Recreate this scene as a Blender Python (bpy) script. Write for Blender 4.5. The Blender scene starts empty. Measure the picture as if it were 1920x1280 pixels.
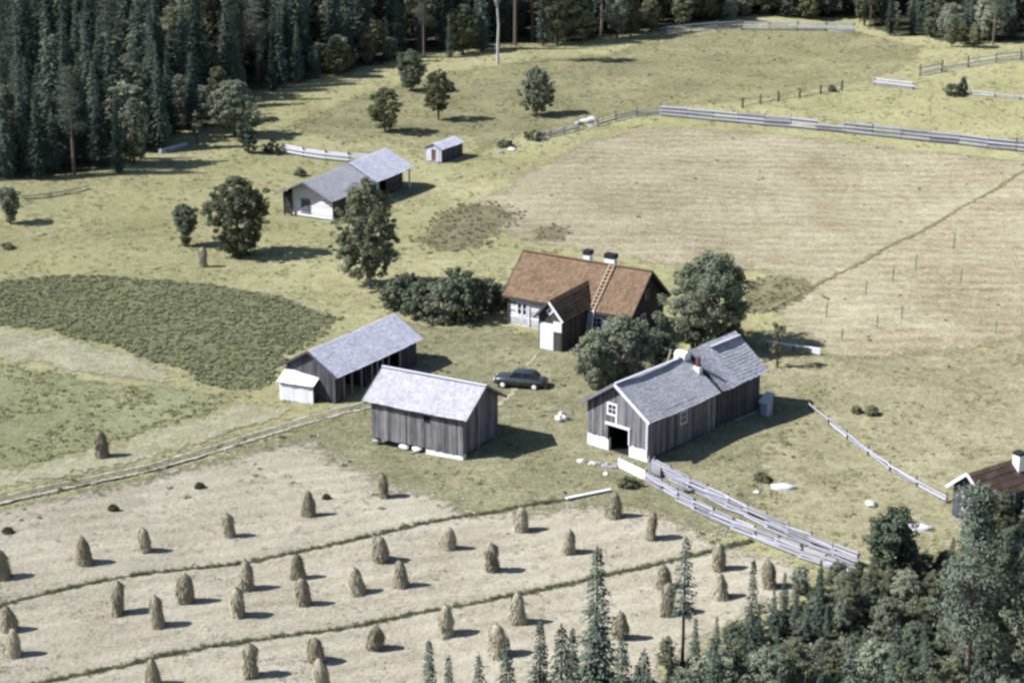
import bpy, bmesh, math, random
import numpy as np
from mathutils import Vector, Matrix
from mathutils.geometry import delaunay_2d_cdt

R = math.radians
scene = bpy.context.scene
col = scene.collection
rng = random.Random(7)
nrg = np.random.default_rng(11)

# ------------------------------------------------------------------ camera, sky, sun, exposure
FPX, PITCH, CAMH = 3900.0, R(18.5), 57.0          # focal length in photo pixels, tilt below the horizon, height in metres
cam_data = bpy.data.cameras.new('camera')
cam_data.sensor_width = 36.0
cam_data.lens = 36.0 * FPX / 1920.0
cam_data.clip_start, cam_data.clip_end = 1.0, 9000.0
cam = bpy.data.objects.new('camera', cam_data)
col.objects.link(cam)
cam.location = (0, 0, CAMH)
cam.rotation_euler = (math.pi / 2 - PITCH, 0, 0)
scene.camera = cam

SUN_EL, SHADOW_AZ = R(43.5), R(8.0)               # shadows fall to the right and slightly away
sun_pos = Vector((-math.cos(SHADOW_AZ) * math.cos(SUN_EL), -math.sin(SHADOW_AZ) * math.cos(SUN_EL), math.sin(SUN_EL)))
world = bpy.data.worlds.new('World')
scene.world = world
world.use_nodes = True
wn, wl = world.node_tree.nodes, world.node_tree.links
wn.clear()
sky = wn.new('ShaderNodeTexSky')
sky.sky_type = 'NISHITA'
sky.sun_disc = False
sky.sun_elevation = SUN_EL
sky.sun_rotation = math.atan2(sun_pos.x, sun_pos.y)
sky.air_density, sky.dust_density, sky.ozone_density = 1.0, 0.6, 1.6
bg = wn.new('ShaderNodeBackground')
bg.inputs['Strength'].default_value = 0.066
wo = wn.new('ShaderNodeOutputWorld')
wl.new(sky.outputs[0], bg.inputs[0])
wl.new(bg.outputs[0], wo.inputs[0])
sun_data = bpy.data.lights.new('sun', 'SUN')
sun_data.energy = 5.0
sun_data.angle = R(0.5)
sun_data.color = (1.0, 0.985, 0.96)
sun = bpy.data.objects.new('sun', sun_data)
col.objects.link(sun)
sun.rotation_euler = sun_pos.to_track_quat('Z', 'Y').to_euler()
vs = scene.view_settings
vs.view_transform = 'Standard'
vs.look = 'None'
vs.exposure = 0.78
vs.gamma = 1.0
vs.use_curve_mapping = False
scene.cycles.use_denoising = True
scene.cycles.max_bounces = 5
scene.cycles.diffuse_bounces = 1
scene.cycles.glossy_bounces = 2
scene.cycles.transparent_max_bounces = 6
scene.cycles.filter_width = 2.7


# ------------------------------------------------------------------ terrain and survey helpers
def terrain(x, y):
    f = np.exp(-(np.maximum(0, np.abs(x) - 90) / 60.0) ** 2) * np.exp(-(np.maximum(0, np.abs(y - 220) - 160) / 80.0) ** 2)
    return f * (0.22 * np.sin(x * 0.11 + 0.6) * np.cos(y * 0.085) + 0.12 * np.sin(x * 0.31 + y * 0.23) + 0.015 * np.sin(x * 0.77 - y * 0.53 + 1.3))


def th(x, y):
    return float(terrain(np.float64(x), np.float64(y)))


def at(u, v, z=None):
    """survey: the spot on the terrain (or at height z) seen at photo position u, v"""
    dx, dy = (u - 960) / FPX, -(v - 640) / FPX
    d = Vector((dx, math.cos(PITCH) + dy * math.sin(PITCH), -math.sin(PITCH) + dy * math.cos(PITCH)))
    zz = 0.0 if z is None else z
    for _ in range(6 if z is None else 1):
        p = Vector((0, 0, CAMH)) + d * ((zz - CAMH) / d.z)
        if z is None:
            zz = th(p.x, p.y)
    if z is None:
        p.z = zz
    return p


def proj(p):
    q = Vector(p) - Vector((0, 0, CAMH))
    f = q.y * math.cos(PITCH) - q.z * math.sin(PITCH)
    return 960 + FPX * q.x / f, 640 - FPX * (q.y * math.sin(PITCH) + q.z * math.cos(PITCH)) / f


def rise(base, vtop):
    """height of an upright thing at ground point base whose top is seen in row vtop"""
    lo, hi = 0.0, 40.0
    for _ in range(40):
        m = (lo + hi) / 2
        if proj(base + Vector((0, 0, m)))[1] > vtop:
            lo = m
        else:
            hi = m
    return lo


# ------------------------------------------------------------------ materials
MATS = {}


def new_mat(name):
    m = bpy.data.materials.new(name)
    m.use_nodes = True
    n, l = m.node_tree.nodes, m.node_tree.links
    n.clear()
    out = n.new('ShaderNodeOutputMaterial')
    MATS[name] = m
    return m, n, l, out


def ramp(n, stops):
    r = n.new('ShaderNodeValToRGB')
    e = r.color_ramp.elements
    while len(e) > 1:
        e.remove(e[-1])
    e[0].position, e[0].color = stops[0][0], (*stops[0][1], 1)
    for p, c in stops[1:]:
        k = e.new(p)
        k.color = (*c, 1)
    return r


def noise(n, l, vec, scale, detail=4, rough=0.6, stretch=None, dist=0.0):
    t = n.new('ShaderNodeTexNoise')
    t.inputs['Scale'].default_value = scale
    t.inputs['Detail'].default_value = detail
    t.inputs['Roughness'].default_value = rough
    t.inputs['Distortion'].default_value = dist
    if stretch:
        mp = n.new('ShaderNodeMapping')
        mp.inputs['Scale'].default_value = stretch[:3]
        if len(stretch) > 3:
            mp.inputs['Rotation'].default_value = (0, 0, stretch[3])
        l.new(vec, mp.inputs['Vector'])
        vec = mp.outputs[0]
    l.new(vec, t.inputs['Vector'])
    return t.outputs['Fac']


def mixc(n, l, fac, a, b, blend='MIX'):
    m = n.new('ShaderNodeMix')
    m.data_type = 'RGBA'
    m.blend_type = blend
    for sock, val in ((m.inputs['Factor'], fac), (m.inputs['A'], a), (m.inputs['B'], b)):
        pass
    s = [i for i in m.inputs if i.type == 'RGBA']
    f = m.inputs[0]
    if isinstance(fac, (int, float)):
        f.default_value = fac
    else:
        l.new(fac, f)
    for sock, val in zip(s, (a, b)):
        if isinstance(val, tuple):
            sock.default_value = (*val, 1)
        else:
            l.new(val, sock)
    return [o for o in m.outputs if o.type == 'RGBA'][0]


def math_n(n, l, op, a, b=0.5):
    m = n.new('ShaderNodeMath')
    m.operation = op
    for i, v in enumerate((a, b)):
        if isinstance(v, (int, float)):
            m.inputs[i].default_value = v
        else:
            l.new(v, m.inputs[i])
    return m.outputs[0]


def ground_mat(name, dark, mid, light, patch=0.12, fine=4.2, rows=None, bump=0.6, tint=None, soft=True, wts=(0.9, 1.0, 1.8)):
    """ground cover: broad patches, middling mottling and fine tufts; a sheet's border frays into what lies below it"""
    m, n, l, out = new_mat(name)
    tc = n.new('ShaderNodeTexCoord')
    v = tc.outputs['Object']
    big = noise(n, l, v, patch, 5, 0.6, dist=0.4)
    mid_n = noise(n, l, v, 0.9, 5, 0.7)
    fin = noise(n, l, v, fine, 3, 0.75)
    s = 0.5
    for f, w in ((big, wts[0]), (mid_n, wts[1]), (fin, wts[2])):
        s = math_n(n, l, 'ADD', math_n(n, l, 'MULTIPLY', math_n(n, l, 'SUBTRACT', f, 0.5), w), s)
    if rows:
        ang, sc, amt = rows
        mp = n.new('ShaderNodeMapping')
        mp.inputs['Rotation'].default_value = (0, 0, ang)
        l.new(v, mp.inputs['Vector'])
        wv = n.new('ShaderNodeTexWave')
        wv.bands_direction = 'Y'
        wv.inputs['Scale'].default_value = sc * 0.314
        wv.inputs['Distortion'].default_value = 3.5
        wv.inputs['Detail'].default_value = 4
        wv.inputs['Detail Scale'].default_value = 1.6
        wv.inputs['Detail Roughness'].default_value = 0.7
        l.new(mp.outputs[0], wv.inputs['Vector'])
        br = noise(n, l, v, 0.22, 3, 0.6)
        st = math_n(n, l, 'ADD', math_n(n, l, 'MULTIPLY', math_n(n, l, 'SUBTRACT', wv.outputs['Fac'], 0.5), math_n(n, l, 'MULTIPLY', br, 1.1)), 0.5)
        s = math_n(n, l, 'ADD', s, math_n(n, l, 'MULTIPLY', math_n(n, l, 'SUBTRACT', st, 0.5), amt))
    r = ramp(n, [(0.14, dark), (0.5, mid), (0.86, light)])
    l.new(s, r.inputs[0])
    c_out = r.outputs[0]
    if tint:
        t2 = noise(n, l, v, 0.045, 3, 0.5)
        rr = ramp(n, [(0.42, (0, 0, 0)), (0.6, (1, 1, 1))])
        l.new(t2, rr.inputs[0])
        c_out = mixc(n, l, math_n(n, l, 'MULTIPLY', rr.outputs[0], 0.5), c_out, mixc(n, l, 0.5, c_out, tint))
    bs = n.new('ShaderNodeBsdfDiffuse')
    bs.inputs['Roughness'].default_value = 1.0
    l.new(c_out, bs.inputs['Color'])
    bp = n.new('ShaderNodeBump')
    bp.inputs['Strength'].default_value = bump
    bp.inputs['Distance'].default_value = 0.25
    l.new(math_n(n, l, 'ADD', fin, mid_n), bp.inputs['Height'])
    l.new(bp.outputs[0], bs.inputs['Normal'])
    if soft:
        at_ = n.new('ShaderNodeAttribute')
        at_.attribute_name = 'edge'
        nn_ = noise(n, l, v, 1.3, 6, 0.8)
        k = math_n(n, l, 'ADD', at_.outputs['Fac'], math_n(n, l, 'MULTIPLY', math_n(n, l, 'SUBTRACT', nn_, 0.5), 2.2))
        er = ramp(n, [(0.36, (0, 0, 0)), (0.60, (1, 1, 1))])
        l.new(k, er.inputs[0])
        tr = n.new('ShaderNodeBsdfTransparent')
        mx = n.new('ShaderNodeMixShader')
        l.new(er.outputs[0], mx.inputs[0])
        l.new(tr.outputs[0], mx.inputs[1])
        l.new(bs.outputs[0], mx.inputs[2])
        l.new(mx.outputs[0], out.inputs[0])
    else:
        l.new(bs.outputs[0], out.inputs[0])
    return m


def wood_mat(name, dark, light, streak=(7, 7, 0.7), rnd=0.5, rough=0.9, moss=None):
    """weathered boards: streaks along the grain, each board its own tone"""
    m, n, l, out = new_mat(name)
    tc = n.new('ShaderNodeTexCoord')
    oi = n.new('ShaderNodeObjectInfo')
    geo = n.new('ShaderNodeNewGeometry')
    st = noise(n, l, tc.outputs['Object'], 1.0, 5, 0.7, streak)
    big = noise(n, l, tc.outputs['Object'], 0.8, 3, 0.6)
    s = math_n(n, l, 'ADD', math_n(n, l, 'MULTIPLY', st, 0.6), math_n(n, l, 'MULTIPLY', big, 0.25))
    rn = math_n(n, l, 'FRACT', math_n(n, l, 'ADD', oi.outputs['Random'], geo.outputs['Random Per Island']), 0)
    s = math_n(n, l, 'ADD', s, math_n(n, l, 'MULTIPLY', math_n(n, l, 'SUBTRACT', rn, 0.3), rnd * 0.5))
    r = ramp(n, [(0.27, dark), (0.68, light)])
    l.new(s, r.inputs[0])
    c = r.outputs[0]
    if moss:
        mn = noise(n, l, tc.outputs['Object'], 0.7, 6, 0.8, dist=0.5)
        mr = ramp(n, [(0.42, (0, 0, 0)), (0.72, (1, 1, 1))])
        l.new(mn, mr.inputs[0])
        c = mixc(n, l, math_n(n, l, 'MULTIPLY', mr.outputs[0], 0.55), c, moss)
    bs = n.new('ShaderNodeBsdfPrincipled')
    bs.inputs['Roughness'].default_value = rough
    bs.inputs['Specular IOR Level'].default_value = 0.2
    l.new(c, bs.inputs['Base Color'])
    l.new(bs.outputs[0], out.inputs[0])
    return m


def plain_mat(name, colr, rough=0.7, metal=0.0, spec=0.3, var=0.25, scale=3.0):
    m, n, l, out = new_mat(name)
    tc = n.new('ShaderNodeTexCoord')
    f = noise(n, l, tc.outputs['Object'], scale, 4, 0.65)
    r = ramp(n, [(0.3, tuple(c * (1 - var) for c in colr)), (0.7, tuple(min(1, c * (1 + var)) for c in colr))])
    l.new(f, r.inputs[0])
    bs = n.new('ShaderNodeBsdfPrincipled')
    bs.inputs['Roughness'].default_value = rough
    bs.inputs['Metallic'].default_value = metal
    bs.inputs['Specular IOR Level'].default_value = spec
    l.new(r.outputs[0], bs.inputs['Base Color'])
    l.new(bs.outputs[0], out.inputs[0])
    return m


def leaf_mat(name, dark, light, trans=0.25, per='island'):
    m, n, l, out = new_mat(name)
    geo = n.new('ShaderNodeNewGeometry')
    oi = n.new('ShaderNodeObjectInfo')
    s = math_n(n, l, 'ADD', math_n(n, l, 'MULTIPLY', geo.outputs['Random Per Island'], 0.5), math_n(n, l, 'MULTIPLY', oi.outputs['Random'], 0.5))
    r = ramp(n, [(0.1, dark), (0.9, light)])
    l.new(s, r.inputs[0])
    d = n.new('ShaderNodeBsdfDiffuse')
    d.inputs['Roughness'].default_value = 0.6
    t = n.new('ShaderNodeBsdfTranslucent')
    mx = n.new('ShaderNodeMixShader')
    mx.inputs[0].default_value = trans
    l.new(r.outputs[0], d.inputs['Color'])
    l.new(r.outputs[0], t.inputs['Color'])
    l.new(d.outputs[0], mx.inputs[1])
    l.new(t.outputs[0], mx.inputs[2])
    l.new(mx.outputs[0], out.inputs[0])
    return m


ground_mat('meadow', (0.168, 0.161, 0.086), (0.306, 0.292, 0.162), (0.445, 0.42, 0.255), patch=0.07, tint=(0.285, 0.28, 0.13), soft=False)
ground_mat('rough_pasture', (0.12, 0.118, 0.065), (0.22, 0.210, 0.118), (0.335, 0.315, 0.19), patch=0.10)
ground_mat('grey_pasture', (0.145, 0.137, 0.082), (0.258, 0.240, 0.150), (0.375, 0.35, 0.235), patch=0.12)
ground_mat('yard_grass', (0.115, 0.112, 0.066), (0.215, 0.205, 0.125), (0.33, 0.312, 0.205), patch=0.15)
ground_mat('hay_stubble', (0.24, 0.213, 0.158), (0.378, 0.345, 0.270), (0.51, 0.475, 0.395), patch=0.14, rows=(R(-24), 0.5, 0.22), wts=(0.7, 0.4, 1.3))
ground_mat('brown_stubble', (0.170, 0.143, 0.088), (0.305, 0.272, 0.187), (0.44, 0.405, 0.30), patch=0.08, rows=(R(4), 0.40, 0.21), wts=(0.9, 0.9, 1.9))
ground_mat('pale_aftermath', (0.22, 0.208, 0.130), (0.345, 0.325, 0.22), (0.48, 0.455, 0.335), patch=0.16)
ground_mat('dark_weeds', (0.100, 0.095, 0.055), (0.175, 0.163, 0.098), (0.27, 0.25, 0.16), patch=0.3)
ground_mat('potato_soil', (0.10, 0.104, 0.058), (0.165, 0.168, 0.098), (0.24, 0.24, 0.148), patch=0.3)
ground_mat('oats', (0.145, 0.148, 0.078), (0.25, 0.248, 0.140), (0.36, 0.35, 0.21), patch=0.13)
ground_mat('forest_floor', (0.03, 0.034, 0.022), (0.06, 0.065, 0.042), (0.11, 0.115, 0.072), patch=0.2)
ground_mat('bare_soil', (0.32, 0.29, 0.24), (0.44, 0.41, 0.355), (0.55, 0.52, 0.465), patch=0.4)
ground_mat('ditch_soil', (0.07, 0.074, 0.045), (0.12, 0.122, 0.075), (0.18, 0.18, 0.115), patch=0.4)

wood_mat('grey_planks', (0.045, 0.043, 0.048), (0.265, 0.258, 0.28), rnd=0.55)
wood_mat('dark_planks', (0.025, 0.025, 0.031), (0.11, 0.11, 0.128), rnd=0.5)
wood_mat('pale_planks', (0.54, 0.545, 0.63), (0.78, 0.785, 0.88), rnd=0.3)
wood_mat('white_boards', (0.62, 0.62, 0.68), (0.84, 0.84, 0.90), rnd=0.25)
wood_mat('fence_wood', (0.26, 0.26, 0.33), (0.58, 0.585, 0.70), streak=(6, 6, 6), rnd=0.7)
wood_mat('lane_wood', (0.20, 0.20, 0.235), (0.48, 0.48, 0.55), streak=(6, 6, 6), rnd=0.8)
wood_mat('old_post', (0.05, 0.05, 0.055), (0.16, 0.155, 0.17), streak=(6, 6, 1), rnd=0.5)
wood_mat('shingle_grey', (0.33, 0.33, 0.370), (0.48, 0.482, 0.54), streak=(3, 3, 3), rnd=0.9, moss=(0.30, 0.295, 0.31))
wood_mat('shingle_pale', (0.45, 0.454, 0.53), (0.67, 0.675, 0.78), streak=(3, 3, 3), rnd=0.8)
wood_mat('shingle_mossy', (0.31, 0.31, 0.355), (0.50, 0.50, 0.575), streak=(3, 3, 3), rnd=1.0, moss=(0.27, 0.27, 0.27))
wood_mat('red_tile', (0.112, 0.072, 0.046), (0.205, 0.138, 0.090), streak=(9, 1.2, 1.2), rnd=0.9, moss=(0.19, 0.135, 0.095))
wood_mat('brown_felt', (0.055, 0.038, 0.032), (0.125, 0.082, 0.066), streak=(3, 3, 3), rnd=0.6)
wood_mat('gap_shade', (0.02, 0.02, 0.024), (0.06, 0.06, 0.07), streak=(3, 3, 3), rnd=0.4)
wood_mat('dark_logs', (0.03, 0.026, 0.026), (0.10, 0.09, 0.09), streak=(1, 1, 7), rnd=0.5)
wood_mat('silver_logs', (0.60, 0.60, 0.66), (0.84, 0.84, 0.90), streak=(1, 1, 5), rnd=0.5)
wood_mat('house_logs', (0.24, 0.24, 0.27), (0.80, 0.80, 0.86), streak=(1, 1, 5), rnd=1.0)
wood_mat('grey_logs', (0.16, 0.155, 0.17), (0.38, 0.37, 0.42), streak=(1, 1, 5), rnd=0.5)
wood_mat('yellow_wood', (0.30, 0.22, 0.16), (0.46, 0.36, 0.275), streak=(5, 5, 5), rnd=0.7)
wood_mat('bark', (0.05, 0.042, 0.035), (0.15, 0.125, 0.105), streak=(5, 5, 1), rnd=0.3)
wood_mat('pine_bark', (0.08, 0.062, 0.052), (0.19, 0.15, 0.125), streak=(4, 4, 1), rnd=0.3)
wood_mat('birch_bark', (0.16, 0.16, 0.16), (0.72, 0.72, 0.72), streak=(2, 2, 5), rnd=0.2)
plain_mat('whitewash', (0.74, 0.74, 0.80), 0.9, var=0.12)
plain_mat('stone', (0.30, 0.30, 0.33), 0.9, var=0.35, scale=2)
plain_mat('pale_stone', (0.50, 0.485, 0.46), 0.9, var=0.25, scale=2)
plain_mat('soot', (0.018, 0.018, 0.022), 0.9)
plain_mat('brick', (0.16, 0.075, 0.055), 0.9, var=0.4, scale=8)
plain_mat('dark_inside', (0.012, 0.012, 0.014), 0.95)
plain_mat('window_glass', (0.015, 0.02, 0.028), 0.25, spec=0.6, var=0.1)
plain_mat('car_paint', (0.030, 0.040, 0.048), 0.30, spec=0.6, var=0.08)
plain_mat('chrome', (0.62, 0.63, 0.66), 0.2, metal=0.9, var=0.05)
plain_mat('tyre', (0.016, 0.016, 0.017), 0.85)
plain_mat('lamp_glass', (0.85, 0.85, 0.80), 0.15, var=0.02)
plain_mat('metal_can', (0.66, 0.67, 0.72), 0.45, metal=0.3, var=0.15)
plain_mat('rust', (0.11, 0.055, 0.045), 0.8, var=0.4)
plain_mat('boat_paint', (0.58, 0.58, 0.63), 0.6, var=0.08)

leaf_mat('spruce_needles', (0.040, 0.060, 0.050), (0.175, 0.210, 0.165), 0.10)
leaf_mat('pine_needles', (0.055, 0.075, 0.062), (0.205, 0.235, 0.185), 0.12)
leaf_mat('birch_leaves', (0.085, 0.102, 0.062), (0.30, 0.32, 0.205), 0.27)
leaf_mat('dark_leaves', (0.058, 0.078, 0.054), (0.29, 0.32, 0.225), 0.24)
leaf_mat('pale_leaves', (0.12, 0.145, 0.100), (0.37, 0.40, 0.30), 0.25)
leaf_mat('olive_leaves', (0.090, 0.098, 0.055), (0.26, 0.265, 0.155), 0.25)
leaf_mat('grass_blades', (0.20, 0.195, 0.10), (0.41, 0.39, 0.22), 0.2)
leaf_mat('ditch_grass', (0.11, 0.12, 0.066), (0.26, 0.265, 0.16), 0.2)
leaf_mat('potato_leaves', (0.155, 0.168, 0.090), (0.37, 0.385, 0.23), 0.2)
leaf_mat('oat_blades', (0.20, 0.208, 0.108), (0.43, 0.425, 0.245), 0.2)
leaf_mat('weed_leaves', (0.13, 0.125, 0.075), (0.27, 0.26, 0.16), 0.2)
leaf_mat('stubble_blades', (0.27, 0.245, 0.195), (0.50, 0.47, 0.40), 0.1)
leaf_mat('hay', (0.19, 0.167, 0.115), (0.53, 0.48, 0.36), 0.0)


# ------------------------------------------------------------------ object helpers
def tag(o, label=None, cat=None, group=None, kind=None):
    for k, val in (('label', label), ('category', cat), ('group', group), ('kind', kind)):
        if val:
            o[k] = val
    return o


def thing(name, label, cat, loc=(0, 0, 0), rz=0.0, group=None):
    o = bpy.data.objects.new(name, None)
    o.empty_display_size = 0.3
    col.objects.link(o)
    o.location = loc
    o.rotation_euler = (0, 0, rz)
    return tag(o, label, cat, group)


def link_mesh(name, me, parent=None):
    o = bpy.data.objects.new(name, me)
    col.objects.link(o)
    if parent is not None:
        o.parent = parent
    return o


class MB:
    def __init__(s):
        s.v, s.f, s.m, s.mi = [], [], [], 0

    def quad(s, *p):
        k = len(s.v)
        s.v += [tuple(q) for q in p]
        s.f.append(tuple(range(k, k + len(p))))
        s.m.append(s.mi)

    def hexa(s, a, b):
        """a: four bottom points (ccw from above), b: the four points above them"""
        k = len(s.v)
        s.v += [tuple(p) for p in a] + [tuple(p) for p in b]
        for f in ((3, 2, 1, 0), (4, 5, 6, 7), (0, 1, 5, 4), (1, 2, 6, 5), (2, 3, 7, 6), (3, 0, 4, 7)):
            s.f.append(tuple(k + i for i in f))
            s.m.append(s.mi)

    def box(s, x0, x1, y0, y1, z0, z1):
        s.hexa([(x0, y0, z0), (x1, y0, z0), (x1, y1, z0), (x0, y1, z0)], [(x0, y0, z1), (x1, y0, z1), (x1, y1, z1), (x0, y1, z1)])

    def bar(s, p0, p1, w, h):
        p0, p1 = Vector(p0), Vector(p1)
        d = (p1 - p0).normalized()
        side = d.cross(Vector((0, 0, 1)))
        if side.length < 1e-3:
            side = Vector((1, 0, 0))
        side = side.normalized() * w / 2
        up = side.cross(d).normalized() * h / 2
        c = lambda p: [p - side - up, p + side - up, p + side + up, p - side + up]
        s.hexa(c(p0), c(p1))

    def tube(s, pts, rads, n=6, cap=True):
        k0 = len(s.v)
        for i, (p, r) in enumerate(zip(pts, rads)):
            p = Vector(p)
            d = (Vector(pts[min(i + 1, len(pts) - 1)]) - Vector(pts[max(i - 1, 0)])).normalized()
            a = d.orthogonal().normalized()
            b = d.cross(a)
            for j in range(n):
                t = 2 * math.pi * j / n
                s.v.append(tuple(p + a * math.cos(t) * r + b * math.sin(t) * r))
        for i in range(len(pts) - 1):
            for j in range(n):
                a0, a1 = k0 + i * n + j, k0 + i * n + (j + 1) % n
                s.f.append((a0, a1, a1 + n, a0 + n))
                s.m.append(s.mi)
        if cap:
            s.f.append(tuple(k0 + j for j in reversed(range(n))))
            s.m.append(s.mi)
            s.f.append(tuple(k0 + (len(pts) - 1) * n + j for j in range(n)))
            s.m.append(s.mi)

    def mesh(s, name, *mats, smooth=False):
        me = bpy.data.meshes.new(name)
        me.from_pydata(s.v, [], s.f)
        for m in mats:
            me.materials.append(MATS[m])
        if len(mats) > 1:
            me.polygons.foreach_set('material_index', s.m)
        if smooth:
            me.polygons.foreach_set('use_smooth', [True] * len(s.f))
        me.update()
        return me

    def build(s, name, mat, parent=None, smooth=False):
        mats = (mat,) if isinstance(mat, str) else mat
        return link_mesh(name, s.mesh(name, *mats, smooth=smooth), parent)


def quads_mesh(name, q, mat, extra=None, extra_mat=None):
    """q: N x 4 x 3 array of loose quads"""
    n = len(q)
    me = bpy.data.meshes.new(name)
    me.vertices.add(n * 4)
    me.vertices.foreach_set('co', np.asarray(q, dtype=np.float32).ravel())
    me.loops.add(n * 4)
    me.loops.foreach_set('vertex_index', np.arange(n * 4, dtype=np.int32))
    me.polygons.add(n)
    me.polygons.foreach_set('loop_start', np.arange(0, n * 4, 4, dtype=np.int32))
    me.materials.append(MATS[mat])
    me.update(calc_edges=True)
    me.validate()
    return me


UNIT = {}


def piece(name, p0, p1, w, h, mat, parent, roll=0.0):
    """one straight plank or rail between two points; alike pieces share a mesh"""
    if mat not in UNIT:
        b = MB()
        b.box(-0.5, 0.5, -0.5, 0.5, -0.5, 0.5)
        UNIT[mat] = b.mesh('unit_' + mat, mat)
    p0, p1 = Vector(p0), Vector(p1)
    d = p1 - p0
    o = link_mesh(name, UNIT[mat], parent)
    ex = d.normalized()
    ey = Vector((0, 0, 1)).cross(ex)
    if ey.length < 1e-3:
        ey = Vector((0, 1, 0))
    ey.normalize()
    ez = ex.cross(ey)
    m = Matrix.Identity(4)
    m.col[0][:3], m.col[1][:3], m.col[2][:3] = ex * d.length, ey * w, ez * h
    m.translation = (p0 + p1) / 2
    o.matrix_local = m
    return o


def copy_tree(root, loc, rz, scl=1.0, **kw):
    r = root.copy()
    col.objects.link(r)
    r.location, r.rotation_euler, r.scale = loc, (0, 0, rz), (scl, scl, scl) if not isinstance(scl, tuple) else scl
    for c in list(root.children):
        d = c.copy()
        col.objects.link(d)
        d.parent = r
    return tag(r, **kw)


# ------------------------------------------------------------------ ground and fields
def axis(lo, hi, step, far):
    a = list(np.arange(lo, hi + 1e-6, step))
    s, x = step, hi
    while x < far:
        s *= 1.5
        x += s
        a.append(x)
    s, x, b = step, lo, []
    while x > -far:
        s *= 1.5
        x -= s
        b.append(x)
    return np.array(b[::-1] + a)


gx, gy = axis(-130, 130, 1.25, 5000), axis(75, 420, 1.25, 6000)
XX, YY = np.meshgrid(gx, gy)
ZZ = terrain(XX, YY)
gm = bpy.data.meshes.new('ground')
nx, ny = len(gx), len(gy)
idx = np.arange(nx * ny).reshape(ny, nx)
gm.from_pydata(np.stack([XX, YY, ZZ], -1).reshape(-1, 3).tolist(), [],
               np.stack([idx[:-1, :-1], idx[:-1, 1:], idx[1:, 1:], idx[1:, :-1]], -1).reshape(-1, 4).tolist())
gm.materials.append(MATS['meadow'])
gm.polygons.foreach_set('use_smooth', [True] * len(gm.polygons))
tag(link_mesh('ground', gm), 'yellow green meadow ground under the whole farm', 'ground', kind='structure')


def outline(px, rag=0.3, step=0.5):
    """ragged closed outline on the ground through surveyed photo positions"""
    pts = [at(*p).xy for p in px]
    out = []
    for i, a in enumerate(pts):
        b = pts[(i + 1) % len(pts)]
        L = (b - a).length
        k = max(1, min(400, int(L / step)))
        nrm = Vector((-(b - a).y, (b - a).x)).normalized()
        for j in range(k):
            p = a.lerp(b, j / k)
            w = 0.6 * math.sin(p.x * 1.7 + p.y * 0.9) + 0.8 * math.sin(p.x * 0.5 - p.y * 0.63 + 2) + rng.uniform(-0.7, 0.7)
            out.append(p + nrm * w * rag)
    return out


def inside(poly, P):
    x, y = P[:, 0], P[:, 1]
    r = np.zeros(len(P), bool)
    q = np.array([(p[0], p[1]) for p in poly])
    j = len(q) - 1
    for i in range(len(q)):
        c = ((q[i, 1] > y) != (q[j, 1] > y))
        with np.errstate(divide='ignore', invalid='ignore'):
            r ^= c & (x < (q[j, 0] - q[i, 0]) * (y - q[i, 1]) / (q[j, 1] - q[i, 1]) + q[i, 0])
        j = i
    return r


LAYER = [0]


def sheet(name, px, mat, label, rag=0.3, cat='field', cell=1.3, poly=None, lift=None, soft=1.6):
    poly = poly or outline(px, rag)
    q = np.array([(p[0], p[1]) for p in poly])
    xs, ys = np.arange(q[:, 0].min(), q[:, 0].max(), cell), np.arange(q[:, 1].min(), q[:, 1].max(), cell)
    G = np.stack(np.meshgrid(xs, ys), -1).reshape(-1, 2)
    G = G[inside(poly, G)] if len(G) else G
    n = len(poly)
    verts = [Vector((p[0], p[1])) for p in poly] + [Vector(g) for g in G.tolist()]
    ov, oe, of, _, _, _ = delaunay_2d_cdt(verts, [(i, (i + 1) % n) for i in range(n)], [], 1, 1e-4)
    LAYER[0] += 1
    dz = lift if lift is not None else 0.012 + 0.004 * LAYER[0]
    me = bpy.data.meshes.new(name)
    me.from_pydata([(p.x, p.y, th(p.x, p.y) + dz) for p in ov], [], of)
    if me.polygons and me.polygons[0].normal.z < 0:
        me.flip_normals()
    me.materials.append(MATS[mat])
    me.polygons.foreach_set('use_smooth', [True] * len(me.polygons))
    V = np.array([(p.x, p.y) for p in ov])
    dist = np.full(len(V), 1e9)
    for k0 in range(0, n, 2):
        dist = np.minimum(dist, np.hypot(V[:, 0] - q[k0, 0], V[:, 1] - q[k0, 1]))
    dist[dist < 0.3] = 0
    e = me.attributes.new('edge', 'FLOAT', 'POINT')
    e.data.foreach_set('value', np.clip(dist / soft, 0, 1).astype(np.float32))
    o = link_mesh(name, me)
    tag(o, label, cat, kind='structure')
    return poly


P_PASTURE = sheet('pasture', [(505, 240), (620, 190), (760, 150), (900, 122), (1100, 100), (1260, 66), (1420, 50), (1600, 52), (1760, 90), (1720, 135), (1560, 170), (1400, 195),
                              (1240, 210), (1190, 215), (1090, 240), (1000, 262), (930, 290), (870, 292), (860, 262), (800, 262), (760, 250), (640, 285)], 'rough_pasture', 'olive rough pasture below the forest', 0.5, soft=5.0)
P_BROWN = sheet('upper_field', [(830, 395), (930, 345), (1010, 298), (1100, 262), (1190, 240), (1300, 236), (1450, 245), (1600, 262), (1760, 282), (1960, 302),
                                (1990, 640), (1800, 680), (1640, 690), (1540, 684), (1440, 600), (1425, 515), (1240, 505), (1000, 462), (880, 432)], 'brown_stubble', 'pale brown mown field behind the farmhouse', 0.4, soft=3.0)
P_W1 = sheet('weed_patch', [(762, 452), (800, 400), (880, 376), (950, 378), (995, 402), (960, 430), (930, 462), (860, 478), (800, 476)], 'dark_weeds', 'dark olive weed patch beside the birch', 0.3, soft=3.2)
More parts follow.
